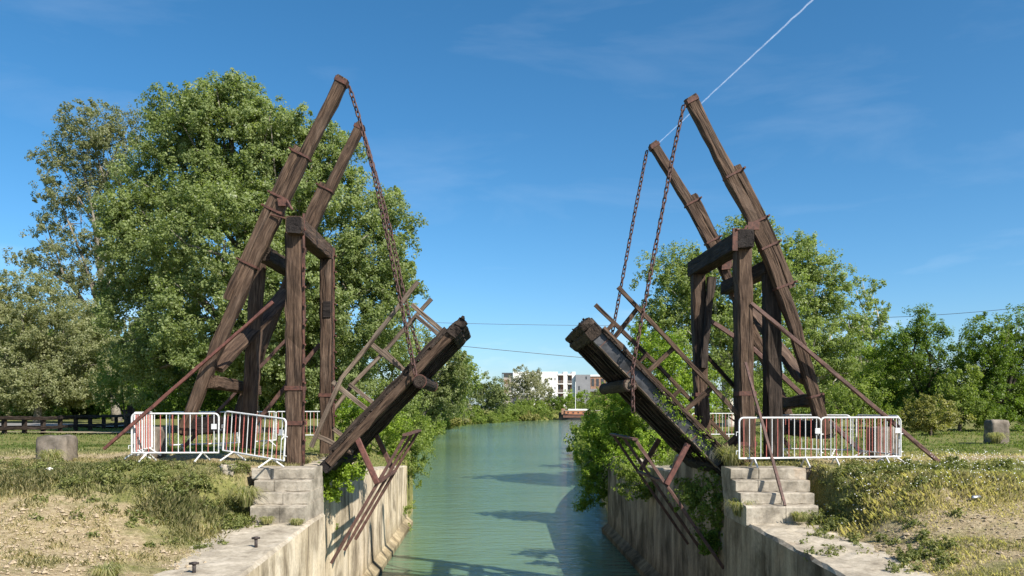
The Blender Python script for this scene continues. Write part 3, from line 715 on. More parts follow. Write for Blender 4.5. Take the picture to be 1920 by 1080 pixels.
barrier((-8.1, 23.75), (-7.6, 25.6), .12, 'rear barrier between the left lift beams and the near post', plate=False)
barrier(XY(517, 31), XY(612, 31), .1, 'far barrier half hidden behind the tall left post', plate=False)
barrier(XY(1386, 17.9), XY(1534, 18.25), .02, 'white and red barrier with one foot on the right stone steps')
barrier(XY(1539, 18.3), XY(1684, 18.6), .02, 'white and red barrier at the far right crossed by the long tie rod')
barrier((9.07, 18.75), (8.93, 20.7), .05, 'barrier seen edge on at the right end of the row', plate=False)
barrier((7.05, 21.8), (8.85, 20.95), .05, 'rear barrier behind the foot of the right lift beams', plate=False)
barrier(XY(1297, 35), XY(1385, 35), .0, 'far barrier glimpsed between the two right posts', plate=False)

# ------------------------------------------------------------------ stone blocks, pins, litter, fence
def block(x0, x1, y0, y1, z0, z1, label, mat='block_stone', amp=.02):
    import bmesh
    bm = bmesh.new(); bmesh.ops.create_cube(bm, size=1)
    bmesh.ops.subdivide_edges(bm, edges=bm.edges[:], cuts=6, use_grid_fill=True)
    for v in bm.verts:
        q = v.co.copy(); l = max(abs(q.x), abs(q.y), abs(q.z)); s_ = sum(1 for k in q if abs(k) > .45)
        if s_ >= 2: q *= .955 if s_ == 2 else .92
        v.co = Vector(((x0+x1)/2+q.x*(x1-x0)+random.gauss(0, amp*.5), (y0+y1)/2+q.y*(y1-y0)+random.gauss(0, amp*.5), (z0+z1)/2+q.z*(z1-z0)+random.gauss(0, amp*.5)))
    me = bpy.data.meshes.new('stone_block'); bm.to_mesh(me); bm.free()
    return tag(link('stone_block', me, M[mat], None, True), label, 'stone block')
block(-11.30, -10.58, 18.95, 19.55, -.1, .68, 'rough grey stone block in the grass at far left')
block(18.6, 19.3, 31.0, 31.6, -.2, .88, 'squat stone block on the lawn at far right')
block(-9.95, -9.3, 20.9, 21.6, 0, .84, 'rust stained block behind the leftmost barrier', 'block_stone')
block(9.12, 9.72, 20.1, 20.6, -.1, .86, 'reddish block behind the right end of the barriers', 'block_stone')
block(-6.42, -6.14, 17.6, 17.85, gz(-6.3, 17.7)-.08, gz(-6.3, 17.7)+.17, 'small pale stone left of the top stone step', 'quay_top', .03)
for (px, py, d, h, lb) in ((480, 1018, 14.35, .19, 'iron mooring pin standing on the pale left coping'), (364, 1085, 12.4, .17, 'iron pin head at the bottom edge of the photo')):
    p = P(px, py, d); p.z = qz(d)
    mb = MB(); mb.tube([p-Vector((0, 0, .05)), p+Vector((0, 0, h*.78))], .028, 10); mb.tube([p+Vector((0, 0, h*.74)), p+Vector((0, 0, h*.86)), p+Vector((0, 0, h))], [.034, .052, .045], 10)
    mb.tube([p+Vector((-.075, 0, h*.86)), p+Vector((.07, 0, h*.9))], .02, 7)
    mb.build('mooring_pin', M['black_iron'], None, True)
    tag(bpy.context.scene.objects[-1] if False else [o_ for o_ in COL.objects if o_.name.startswith('mooring_pin')][-1], lb, 'mooring pin')
# white bag and tin can
bgp = XY(93, 16.9); rg = np.random.default_rng(4)
import bmesh
bm = bmesh.new(); bmesh.ops.create_icosphere(bm, subdivisions=3, radius=1)
for v in bm.verts: v.co = Vector((v.co.x*.12*(1+.35*rg.normal()*.5), v.co.y*.09*(1+.35*rg.normal()*.5), v.co.z*.055*(1+.5*rg.normal()*.5)))+Vector((bgp[0], bgp[1], gz(*bgp)+.08))
me = bpy.data.meshes.new('plastic_bag'); bm.to_mesh(me); bm.free(); tag(link('plastic_bag', me, M['plastic_white']), 'crumpled white plastic bag in the weeds below the left stone block', 'litter')
cx, cy = XY(1831, 15.2); cz_ = gz(cx, cy)+.075
mb = MB(); mb.tube([(cx-.09, cy, cz_), (cx-.08, cy, cz_), (cx+.08, cy+.03, cz_), (cx+.09, cy+.03, cz_)], [.03, .042, .042, .03], 12)
tag(mb.build('tin_can', M['tin'], None, True), 'small silver can lying in the dry grass at right', 'litter')
# wooden fence along the road
fr_ = empty('rail_fence', (-26, 46, 0), 'low dark timber rail fence beside the road at far left', 'fence')
fa = Vector((-25.5, 37)); fb = Vector((-26.9, 56))
fa0 = fa+(fa-fb).normalized()*8
tops = []
for k in range(15):
    p = fa0.lerp(fb, k/14); z = gz(p.x, p.y); tops.append(Vector((p.x, p.y, z)))
    MB().beam([(p.x, p.y, z-.1), (p.x, p.y, z+.86)], .20, .20, (0, 1, 0), .01).build('post', M['dark_wood'], fr_)
MB().beam([v+Vector((.12, 0, .86)) for v in tops], .16, .18, (0, 0, 1), .01).build('rail', M['dark_wood'], fr_)
MB().beam([v+Vector((.12, 0, .32)) for v in tops], .14, .16, (0, 0, 1), .01).build('rail', M['dark_wood'], fr_)
MB().beam([(-26.95, 56.5, -.1), (-26.9, 56.5, 1.5)], .40, .34, (0, 1, 0), .01).build('end_post', M['dark_wood'], fr_)

# ------------------------------------------------------------------ foliage
def leaf_quads(pos, nrm, L, Wd, tint):
    """one leaf-sized rhombus per position"""
    n = len(pos); r = RNG.normal(size=(n, 3)); t1 = np.cross(nrm, r); t1 /= np.linalg.norm(t1, axis=1, keepdims=True)+1e-9
    t2 = np.cross(nrm, t1); L = L[:, None]; Wd = Wd[:, None]
    bend = nrm*L*.12
    v = np.stack([pos-t1*L/2, pos+t2*Wd/2+bend, pos+t1*L/2, pos-t2*Wd/2+bend], 1).reshape(-1, 3)
    q = np.arange(n*4).reshape(n, 4); return v, q, np.repeat(tint, 4)
def sph(n):
    d = RNG.normal(size=(n, 3)); return d/np.linalg.norm(d, axis=1, keepdims=True)
def crown(blobs, area_per_clump, leaves, size, clump_r, inner=.45, up=.35, drop=0.0, sub=1.0):
    """blobs: (centre, radii). clumps of leaves on and in each blob, uneven by construction"""
    P_, N_, T_ = [], [], []
    for (c, rad) in blobs:
        c = np.array(c); rad = np.array(rad, float)
        area = 4*math.pi*((rad[0]*rad[1])**1.6/3+(rad[0]*rad[2])**1.6/3+(rad[1]*rad[2])**1.6/3)**(1/1.6)
        nc = max(3, int(area/area_per_clump)); d = sph(nc)
        rr = np.where(RNG.random(nc) < .72, RNG.uniform(.74, 1.02, nc), RNG.uniform(inner, .74, nc))
        cc = c+d*rad*rr[:, None]
        tn = RNG.normal(.45, .13, nc); cs = clump_r*RNG.uniform(.6, 1.25, nc)
        # each clump is a few sprays, each spray a tight tuft of leaves
        k = 7; ci = np.repeat(np.arange(nc), k); so = sph(nc*k)*(RNG.random((nc*k, 1))**.45); so[:, 2] *= .8
        sc_ = cc[ci]+so*cs[ci][:, None]; sd_ = so*.8+d[ci]*.5; sr = cs[ci]*RNG.uniform(.22, .42, nc*k)
        m_ = np.maximum(2, (leaves*DENS/k*RNG.uniform(.5, 1.5, nc*k))).astype(int)
        idx = np.repeat(np.arange(nc*k), m_); n = len(idx)
        off = sph(n)*(RNG.random((n, 1))**.4); off[:, 2] -= drop*RNG.random(n)
        p = sc_[idx]+off*sr[idx][:, None]
        nn = sph(n)*.75+sd_[idx]*.6+off*.3+np.array([0, 0, up]); nn /= np.linalg.norm(nn, axis=1, keepdims=True)
        P_.append(p); N_.append(nn); T_.append(np.clip(tn[ci][idx]+RNG.normal(0, .17, n), 0, 1))
    p = np.concatenate(P_); nn = np.concatenate(N_); tt = np.concatenate(T_); n = len(p)
    L = size*LEAF*RNG.uniform(.65, 1.3, n); return leaf_quads(p, nn, L, L*RNG.uniform(.5, .8, n), tt)
DENS = 5.6; LEAF = .52
COUNT = [0]
def plant(name, cat, label, d, blobs_px, base_px, mat, bark='bark', apc=1.1, leaves=42, size=.24, cr=.75, depth=.9, trunk=.3, group=None, inner=.45, up=.35, drop=0.0, ground=None, limbs=True, dj=.35, crown_name='crown'):
    """blobs_px: (px, py, rx_px, ry_px[, dd]) at distance d; trunk rises from base_px"""
    blobs = []
    for bpx in blobs_px:
        px, py, rx, ry = bpx[:4]; dd = d+(bpx[4] if len(bpx) > 4 else random.uniform(-dj, dj)*rx*d/F)
        c = P(px, py, dd); k = dd/F; blobs.append((c, (rx*k, max(rx, ry*.8)*k*depth, ry*k)))
    bx = (base_px-960)/F*d; bz = gz(bx, d) if ground is None else ground
    root = empty(name, (bx, d, bz), label, cat, group)
    v, q, tt = crown(blobs, apc, leaves, size, cr, inner, up, drop)
    v[:, 2] = np.maximum(v[:, 2], (WZ+.05)); COUNT[0] += len(q)
    link(crown_name, np_mesh(crown_name, v, q, {'tint': tt}), M[mat], root)
    mb = MB(); b0 = Vector((bx, d, bz-.3)); cen = sum((Vector(c) for c, _ in blobs), Vector())/len(blobs)
    zlo = min(c[2]-r[2]*.5 for c, r in blobs); fork = Vector((bx*.65+cen.x*.35, d, max(bz+.5, bz+(cen.z-bz)*.42)))
    mb.tube([b0, b0.lerp(fork, .15)+Vector((0, 0, 0)), b0.lerp(fork, .55)+Vector((random.uniform(-.2, .2)*trunk*3, 0, 0)), fork], [trunk*1.35, trunk, trunk*.85, trunk*.7], 10)
    if limbs:
        for c, r in blobs:
            c = Vector(c)
            md = fork.lerp(c, .5)+Vector((random.uniform(-.12, .12), random.uniform(-.12, .12), random.uniform(.0, .15)))*(c-fork).length
            mb.tube([fork-Vector((0, 0, .2)), md, c], [trunk*.45, trunk*.28, trunk*.12], 7)
            for k in range(3):
                e = c+Vector(sph(1)[0]*np.array(r)*.9); mb.tube([md.lerp(c, .6), md.lerp(e, .6), e], [trunk*.16, trunk*.1, trunk*.03], 5)
    mb.build('trunk', M[bark], root, True)
    return root

# --- left bank
plant('poplar_tree', 'tree', 'huge round green poplar behind the left lift beams', 44,
      [(420, 268, 130, 108), (340, 330, 110, 110), (500, 330, 130, 120), (600, 420, 110, 130), (690, 480, 85, 100), (300, 460, 110, 110), (420, 450, 130, 120, -3), (540, 540, 120, 110, -2),
       (660, 590, 95, 90), (280, 590, 95, 95), (400, 600, 120, 100, -3), (345, 212, 60, 52), (435, 196, 66, 44), (530, 248, 70, 58), (250, 400, 60, 60), (735, 420, 45, 55), (620, 300, 60, 60), (500, 660, 120, 80), (300, 690, 70, 60), (620, 690, 90, 70), (745, 530, 40, 50)],
      470, 'leaf_poplar', 'bark', apc=.95, leaves=44, size=.27, cr=.85, trunk=.55, inner=.4)
plant('poplar_tree', 'tree', 'tall loose grey green poplar left of the huge round one', 76,
      [(165, 240, 62, 55), (215, 290, 55, 60), (120, 320, 50, 50), (110, 370, 40, 40), (190, 370, 70, 50), (240, 235, 35, 40), (150, 275, 50, 50), (60, 490, 45, 28), (140, 470, 50, 35), (205, 520, 60, 55), (120, 540, 55, 50), (170, 620, 70, 60), (215, 440, 50, 50), (90, 430, 40, 30)],
      220, 'leaf_greypoplar', 'bark', apc=3.3, leaves=38, size=.36, cr=1.1, trunk=.42, inner=.3)
plant('willow_tree', 'tree', 'low silvery olive willow at the left edge behind the fence', 67,
      [(40, 560, 80, 60), (120, 620, 85, 65), (20, 650, 80, 75), (90, 700, 95, 60), (170, 680, 70, 70), (-40, 580, 70, 80), (60, 735, 110, 28), (175, 738, 60, 24), (-30, 730, 60, 36)],
      70, 'leaf_willow', 'bark', apc=1.7, leaves=46, size=.30, cr=1.0, trunk=.35, drop=.5)
plant('shrub', 'shrub', 'green shrub under the huge poplar beside the roadside grass', 50,
      [(225, 690, 45, 45), (270, 730, 45, 35), (205, 735, 30, 28)], 235, 'leaf_mid', 'dark_bark', apc=1.1, leaves=36, size=.22, cr=.7, trunk=.12)
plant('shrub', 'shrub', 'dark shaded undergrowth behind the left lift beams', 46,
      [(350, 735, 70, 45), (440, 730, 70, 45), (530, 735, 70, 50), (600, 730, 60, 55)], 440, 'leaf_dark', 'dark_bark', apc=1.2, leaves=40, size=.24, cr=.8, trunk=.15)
plant('bank_tree', 'tree', 'leafy tree on the left bank behind the raised left leaf', 52,
      [(690, 650, 60, 60), (740, 620, 50, 55), (700, 730, 70, 55), (770, 690, 45, 60), (745, 760, 50, 45)], 715, 'leaf_ash', 'bark', apc=1.2, leaves=40, size=.24, cr=.8, trunk=.22)
plant('shrub', 'shrub', 'green shrub hanging over the far end of the cream lock wall', 41,
      [(770, 800, 32, 34), (740, 830, 36, 30), (778, 845, 26, 30), (715, 800, 40, 30), (785, 880, 18, 28)], 745, 'leaf_mid', 'dark_bark', apc=.55, leaves=34, size=.17, cr=.5, trunk=.1)
plant('shrub', 'shrub', 'lush bush under the left leaf beside the far post', 25,
      [(655, 770, 35, 28), (640, 800, 28, 24), (690, 820, 32, 30), (655, 840, 30, 24), (720, 850, 26, 24), (740, 800, 30, 34), (700, 770, 34, 30)], 655, 'leaf_bright', 'dark_bark', apc=.28, leaves=26, size=.13, cr=.34, trunk=.06)
# --- left bank further off
plant('bank_tree', 'tree', 'tall grey green tree overhanging the canal at the left bend', 150, [(800, 660, 38, 45), (835, 680, 40, 40), (790, 720, 40, 45), (850, 720, 30, 45), (820, 750, 45, 35)], 785, 'leaf_far', 'bark', apc=7, leaves=36, size=.75, cr=2.2, trunk=.4)
plant('bank_tree', 'tree', 'dense green tree left of the canal bend beside the tall one', 215, [(850, 680, 30, 36), (872, 712, 26, 40), (850, 740, 34, 34)], 815, 'leaf_mid', 'bark', apc=11, leaves=36, size=.95, cr=2.6, trunk=.4)
plant('bank_tree', 'tree', 'bare twigged greyish shrub tree at the waterside of the bend', 225, [(845, 750, 24, 24), (862, 765, 18, 18)], 820, 'leaf_farpale', 'pale_bark', apc=13, leaves=26, size=.8, cr=2.2, trunk=.3)
plant('bank_tree', 'tree', 'round dark green tree before the white apartments', 305, [(915, 735, 28, 32), (895, 745, 22, 28), (930, 755, 22, 22)], 893, 'leaf_far', 'bark', apc=15, leaves=36, size=1.15, cr=3.2, trunk=.4)
plant('poplar_tree', 'tree', 'pale tall poplar standing left against the white apartments', 390, [(980, 705, 18, 24), (968, 725, 16, 24), (992, 728, 20, 26)], 978, 'leaf_farpale', 'pale_bark', apc=22, leaves=30, size=1.3, cr=3.6, trunk=.45)
plant('poplar_tree', 'tree', 'pale shorter poplar hiding the apartment windows', 405, [(1015, 718, 17, 22), (1018, 742, 18, 22)], 1015, 'leaf_farpale', 'pale_bark', apc=22, leaves=32, size=1.3, cr=3.6, trunk=.45)
plant('waterside_bush', 'bush', 'dark green bush at the water in the middle of the bend', 384, [(960, 768, 26, 14), (1000, 764, 22, 18), (985, 772, 30, 10)], 980, 'leaf_mid', 'dark_bark', apc=18, leaves=34, size=1.1, cr=2.8, trunk=.25)
plant('waterside_bush', 'bush', 'deep green bush just left of the moored barge', 406, [(1035, 752, 16, 20), (1050, 760, 14, 16), (1028, 766, 18, 12)], 1036, 'leaf_dark', 'dark_bark', apc=20, leaves=34, size=1.1, cr=2.8, trunk=.25)
plant('waterside_bush', 'bush', 'bright green bush behind the barge mast', 425, [(1078, 748, 16, 18), (1098, 752, 18, 18), (1062, 750, 12, 14)], 1085, 'leaf_bright', 'dark_bark', apc=24, leaves=34, size=1.2, cr=3.0, trunk=.25)
plant('waterside_bush', 'bush', 'green bush right of the barge below the brown building', 425, [(1125, 748, 20, 20), (1150, 750, 22, 24), (1180, 750, 30, 30)], 1140, 'leaf_mid', 'dark_bark', apc=24, leaves=34, size=1.2, cr=3.0, trunk=.25)
plant('reed_bed', 'reeds', 'yellow green reeds along the water at the left bend', 235, [(800, 795, 22, 9), (835, 792, 26, 10), (865, 790, 20, 8)], 835, 'leaf_olive', 'dark_bark', apc=7, leaves=30, size=.8, cr=1.4, trunk=.1, limbs=False, crown_name='leaves')
plant('reed_bed', 'reeds', 'yellow green reeds at the far bank left of the barge', 366, [(900, 784, 26, 6), (945, 782, 26, 6), (990, 782, 26, 6)], 945, 'leaf_olive', 'dark_bark', apc=9, leaves=30, size=1.0, cr=1.6, trunk=.1, limbs=False, crown_name='leaves')
# --- right bank
plant('ash_tree', 'tree', 'broad green tree behind the right portal and its beams', 56,
      [(1390, 480, 65, 70), (1440, 530, 70, 75), (1340, 540, 65, 65), (1290, 560, 60, 80), (1250, 540, 50, 65), (1390, 600, 90, 70), (1300, 650, 80, 70), (1440, 670, 80, 70), (1235, 640, 50, 70), (1415, 430, 40, 30), (1290, 490, 40, 30)],
      1370, 'leaf_ash', 'pale_bark', apc=1.6, leaves=40, size=.31, cr=.95, trunk=.42)
plant('ash_tree', 'tree', 'feathery green tree right of the right lift beams', 60,
      [(1520, 490, 45, 45), (1545, 540, 45, 60), (1500, 570, 60, 70), (1560, 620, 60, 70), (1510, 670, 70, 70), (1590, 700, 55, 60), (1490, 480, 35, 35)],
      1530, 'leaf_ash', 'pale_bark', apc=1.7, leaves=38, size=.32, cr=.95, trunk=.38)
plant('ash_tree', 'tree', 'small open topped tree showing sky between its sprigs', 63,
      [(1605, 545, 26, 34), (1640, 560, 20, 36), (1620, 600, 42, 40), (1625, 660, 45, 60), (1600, 620, 40, 50)], 1618, 'leaf_ash', 'pale_bark', apc=2.4, leaves=34, size=.31, cr=.8, trunk=.25, inner=.3)
plant('hedge_tree', 'tree', 'dark pointed evergreen rising behind the right hedge', 50,
      [(1735, 640, 42, 50), (1725, 610, 26, 30), (1690, 680, 50, 55), (1760, 690, 45, 50), (1745, 740, 55, 50), (1730, 768, 70, 26)], 1735, 'leaf_dark', 'dark_bark', apc=1.1, leaves=42, size=.22, cr=.75, trunk=.25)
plant('hedge_tree', 'tree', 'yellow green bushy tree left of the dark evergreen', 52,
      [(1670, 650, 35, 40), (1650, 700, 40, 50), (1690, 730, 45, 40), (1640, 750, 40, 35), (1680, 772, 55, 20)], 1665, 'leaf_bright', 'dark_bark', apc=1.1, leaves=38, size=.23, cr=.7, trunk=.2)
plant('hedge_tree', 'tree', 'dark layered evergreen at the right edge of the photo', 47,
      [(1850, 640, 50, 48), (1900, 650, 50, 50), (1830, 690, 50, 45), (1890, 710, 60, 50), (1945, 630, 45, 60), (1860, 755, 60, 40), (1930, 745, 50, 45), (1880, 770, 80, 24), (1960, 772, 50, 24)], 1875, 'leaf_dark', 'dark_bark', apc=1.0, leaves=44, size=.22, cr=.75, trunk=.3)
plant('shrub', 'shrub', 'tall brambly shrub between the two dark evergreens', 46, [(1800, 720, 40, 40), (1790, 760, 45, 35), (1830, 770, 40, 28)], 1800, 'leaf_mid', 'dark_bark', apc=.9, leaves=36, size=.2, cr=.6, trunk=.12)
plant('shrub', 'shrub', 'soft olive mound of tall grass before the evergreens', 40, [(1745, 775, 42, 30), (1715, 788, 30, 20), (1775, 790, 30, 18)], 1745, 'leaf_olive', 'dark_bark', apc=.6, leaves=40, size=.2, cr=.5, trunk=.08, crown_name='leaves')
plant('shrub', 'shrub', 'dark low shrub behind the right end of the barriers', 46, [(1600, 745, 50, 40), (1655, 780, 35, 22), (1560, 760, 40, 30)], 1605, 'leaf_mid', 'dark_bark', apc=1.0, leaves=38, size=.22, cr=.65, trunk=.12)
plant('shrub', 'shrub', 'sunlit yellow green maple shrub behind the right leaf', 37,
      [(1240, 660, 48, 40), (1270, 700, 50, 45), (1215, 700, 35, 40), (1290, 750, 50, 40), (1230, 760, 45, 40), (1200, 640, 22, 30)], 1250, 'leaf_bright', 'dark_bark', apc=.55, leaves=32, size=.19, cr=.55, trunk=.12)
plant('shrub', 'shrub', 'green growth behind the right posts and far barrier', 42, [(1350, 720, 60, 45), (1410, 740, 50, 40), (1320, 770, 50, 30), (1470, 750, 50, 40)], 1380, 'leaf_mid', 'dark_bark', apc=.9, leaves=36, size=.2, cr=.6, trunk=.12)
plant('bank_bush', 'bush', 'big dark bush spilling over the end of the right lock wall', 39.5,
      [(1150, 770, 45, 48), (1125, 815, 36, 42), (1165, 815, 40, 40), (1108, 865, 26, 36), (1122, 912, 22, 38), (1190, 780, 40, 40), (1104, 940, 18, 18), (1108, 900, 16, 22), (1200, 830, 34, 30)], 1170, 'leaf_bright', 'dark_bark', apc=.5, leaves=36, size=.19, cr=.5, trunk=.1, ground=-1.0)
plant('bank_bush', 'bush', 'bright leafy bush on the right wall top under the slung rails', 29,
      [(1215, 830, 34, 26), (1190, 850, 28, 22), (1245, 870, 34, 28), (1265, 845, 30, 28), (1180, 880, 24, 20), (1150, 860, 16, 14)], 1225, 'leaf_bright', 'dark_bark', apc=.35, leaves=28, size=.15, cr=.4, trunk=.06, ground=-.7)
# far woods that close the horizon behind both banks
def wood_mass(label, xs, d0, d1, h0, h1, mat):
    bl = []
    for x in xs:
        d = random.uniform(d0, d1); h = random.uniform(h0, h1); bl.append((Vector((x, d, h*.45)), (random.uniform(4, 7), 4.5, h*.6)))
    v, q, tt = crown(bl, 3.2, 30, .7, 1.7, .5); COUNT[0] += len(q)
    tag(link('distant_wood', np_mesh('distant_wood', v, q, {'tint': tt}), M[mat]), label, 'wood', kind='stuff')
wood_mass('low wood along the fields behind the left bank', np.arange(-190, -34, 6.5), 105, 125, 7, 12, 'leaf_far')
wood_mass('dense wood closing the view behind the left poplars', np.arange(-78, -18, 5), 88, 98, 8, 13, 'leaf_dark')
wood_mass('low wood behind the trees of the right bank', np.arange(32, 190, 6.5), 90, 115, 5, 8, 'leaf_far')
bl = []
for y in np.concatenate([np.arange(110, 150, 4), np.arange(150, 380, 5)]):
    h = random.uniform(1.4, 3.6)*(1 if y < 150 else 1.4); x = float(xl(y))-random.uniform(.2, 2.5); bl.append((Vector((x, y, max(-4.3, -4.2)+h*.4)), (random.uniform(2.2, 3.6), random.uniform(2.4, 4), h)))
for x in np.arange(-4, 62, 3.2):
    y = float(np.interp(x, [-4, 5, 14, 21, 75], [342, 367, 385, 400, 412]))+3.5; h = random.uniform(2.0, 5.0); bl.append((Vector((x, y, -3.4+h*.5)), (3.2, 3, h)))
    bl.append((Vector((x, y+8, -1.5+h*.6)), (3.2, 3, h*1.1)))
for y in np.concatenate([np.arange(70, 120, 4), np.arange(120, 330, 6)]):
    h = random.uniform(1.4, 3.4); bl.append((Vector((float(xr(y))+random.uniform(.2, 2.5), y, -4.2+h*.4)), (random.uniform(2.2, 3.6), 3, h)))
v, q, tt = crown(bl, 4.5, 20, .8, 1.3, .5); v[:, 2] = np.maximum(v[:, 2], WZ+.03); COUNT[0] += len(q)
tag(link('undergrowth', np_mesh('undergrowth', v, q, {'tint': tt}), M['leaf_mid']), 'low green scrub and brambles along both waterlines beyond the lock', 'scrub', kind='stuff')
# wall climbers
def climber(label, d, blobs, mat, size=.15, apc=.13, leaves=24, cr=.3, drop=.25):
    bl = []
    for (px, py, rx, ry) in blobs:
        k = d/F; bl.append((P(px, py, d+random.uniform(-.2, .2)), (rx*k*1.2, rx*k*.9, ry*k*1.2)))
    v, q, tt = crown(bl, apc, leaves, size, cr, .3, .2, drop); COUNT[0] += len(q)
    cs = [b_[0] for b_ in bl]; root_ = sum(cs, Vector())/len(cs)
    for c_ in cs:                       # a woody stem ties the sprays together
        e_ = np.array([root_+Vector((0, 0, .012)), c_+Vector((0, 0, .012)), c_-Vector((0, 0, .012)), root_-Vector((0, 0, .012))]); q = np.concatenate([q, np.arange(4)[None]+len(v)]); v = np.concatenate([v, e_]); tt = np.concatenate([tt, np.zeros(4)])
    o_ = link('ivy_plant', np_mesh('ivy_plant', v, q, {'tint': tt}), M[mat]); return tag(o_, label, 'climbing plant')
climber('light green climber tumbling over the wall below the left leaf heel', 20.0, [(620, 895, 26, 18), (640, 885, 26, 14), (625, 925, 18, 20), (660, 880, 18, 14)], 'leaf_bright')
climber('small weed sprouting near the foot of the cream wall', 21.5, [(621, 985, 9, 11)], 'leaf_mid', .08, .1, 18, .15)
climber('thin plant hanging at the far corner of the cream wall', 38.5, [(748, 975, 10, 22), (765, 950, 14, 10), (755, 1000, 8, 14)], 'leaf_mid', .16, .4, 22, .35)
climber('fig leaved climber draping the upper right wall', 27.5, [(1180, 880, 24, 20), (1195, 905, 28, 22), (1225, 915, 22, 18), (1165, 900, 14, 22)], 'leaf_mid', .16, .3)
climber('dense green climber hanging down the wall left of the right steps', 19.6, [(1325, 920, 38, 26), (1335, 955, 36, 34), (1300, 935, 24, 22), (1345, 990, 22, 26), (1290, 915, 20, 10)], 'leaf_mid', .13, .2, 26, .3)
climber('dark leafy climber low on the shaded right wall', 19.4, [(1335, 1010, 14, 22), (1325, 1035, 10, 20)], 'leaf_dark', .13, .1, 24, .34)
climber('vine creeping along the right leaf kerb', 19.0, [(1265, 765, 12, 10), (1278, 780, 10, 9), (1290, 795, 14, 12), (1303, 812, 10, 10), (1315, 830, 14, 14), (1245, 748, 8, 8)], 'leaf_bright', .09, .10, 12, .22, .1)

# ------------------------------------------------------------------ grass and weeds
def blades(n_try, x0, x1, y0, y1, side, hmin, hmax, dens, wide=.0065, dryer=0.0):
    x = RNG.uniform(x0, x1, n_try); y = RNG.uniform(y0, y1, n_try)
    s = (xl(y)-x) if side < 0 else (x-xr(y))
    g = greenness(x, y, side)+.30*(fbm(x+31, y+5, .7, 3)-.5)
    clump = .55*fbm(x*1.0+200, y+40, .45, 2)+.45*fbm(x+20, y+400, 1.5, 2)
    keep = (s > .3)*(RNG.random(n_try) < dens(s, y, g)*np.clip((clump-.40)*3.4, 0.05, 1))
    x, y, s, g, clump = (a[keep > 0] for a in (x, y, s, g, clump)); n = len(x)
    z = hl(s, y) if side < 0 else hr(s, y)
    ht = RNG.uniform(hmin, hmax, n)*(.5+1.0*clump)*(.55+.55*smooth(14.6, 15.6, y)*(1-smooth(16.4, 17.4, y)))
    ang = RNG.uniform(0, 2*math.pi, n); lean = RNG.uniform(.1, .7, n)
    dx = np.cos(ang); dy = np.sin(ang); wd = wide*RNG.uniform(.6, 1.5, n)
    b0 = np.stack([x, y, z-.02], 1); side_ = np.stack([-dy, dx, 0*x], 1)*wd[:, None]
    mid = b0+np.stack([dx*lean*ht*.35, dy*lean*ht*.35, ht*.6], 1); tip = b0+np.stack([dx*lean*ht, dy*lean*ht, ht*(1-.25*lean)], 1)
    v = np.stack([b0-side_, b0+side_, mid+side_*.7, tip, mid-side_*.7], 1).reshape(-1, 3)
    q = np.arange(n*5).reshape(n, 5)
    dry = np.clip(.86+dryer-(g-.30)*1.7+RNG.normal(0, .16, n)+.25*(fbm(x, y+90, 2.0)-.5), 0, 1)
    return v, q, np.repeat(dry, 5)
def densL(s, y, g):
    d_ = np.clip((g-.20)*3.2, .03, 1.0); cop = smooth(.9, 2.3, s+1.0*(fbm(s+7, y, 1.1)-.5)); d_ = d_*np.where(y < 17.3, cop, smooth(1.55, 1.9, s)+(y > 18.6))
    return np.clip(d_, 0, 1)
def densR(s, y, g):
    d_ = np.clip((g-.20)*3.2, .03, 1.0); cop = smooth(.8, 2.0, s+1.0*(fbm(s+7, y, 1.1)-.5)); d_ = d_*np.where(y < 17.3, cop, smooth(1.6, 1.9, s)+(y > 18.6))
    return np.clip(d_, 0, 1)
def straw(n, x0, x1, y0, y1, side): return blades(n, x0, x1, y0, y1, side, .03, .11, lambda s, y, g: 1.0*smooth(1.0, 2.2, s+1.0*(fbm(s+7, y, 1.1)-.5)), .007, .10)
def stuff_blades(name, parts, label):
    vs, qs, ts = [], [], []; o_ = 0
    for v, q, tt in parts: vs.append(v); qs.append(q+o_); ts.append(tt); o_ += len(v)
    ob = link(name, np_mesh(name, np.concatenate(vs), np.concatenate(qs), {'tint': np.concatenate(ts)}), M['blade']); COUNT[0] += o_//5
    return tag(ob, label, 'grass', kind='stuff')
stuff_blades('grass', [straw(130000, -14, -4.5, 11.5, 17.5, -1), blades(240000, -14, -4.5, 11.5, 20, -1, .05, .20, densL), blades(90000, -20, -5, 19.5, 30, -1, .04, .17, densL, .010), blades(70000, -40, -5, 30, 54, -1, .06, .22, lambda s, y, g: .8*(s < 24)+.25*(s >= 24), .02)], 'dry and green grass covering the left bank')
stuff_blades('grass', [straw(130000, 4.8, 16, 11.5, 17.5, 1), blades(240000, 4.8, 16, 11.5, 20, 1, .05, .20, densR), blades(110000, 4.8, 24, 19.5, 30, 1, .05, .20, densR, .010), blades(90000, 4.5, 42, 30, 52, 1, .08, .26, lambda s, y, g: .85+0*s, .02)], 'dry and green grass covering the right bank')
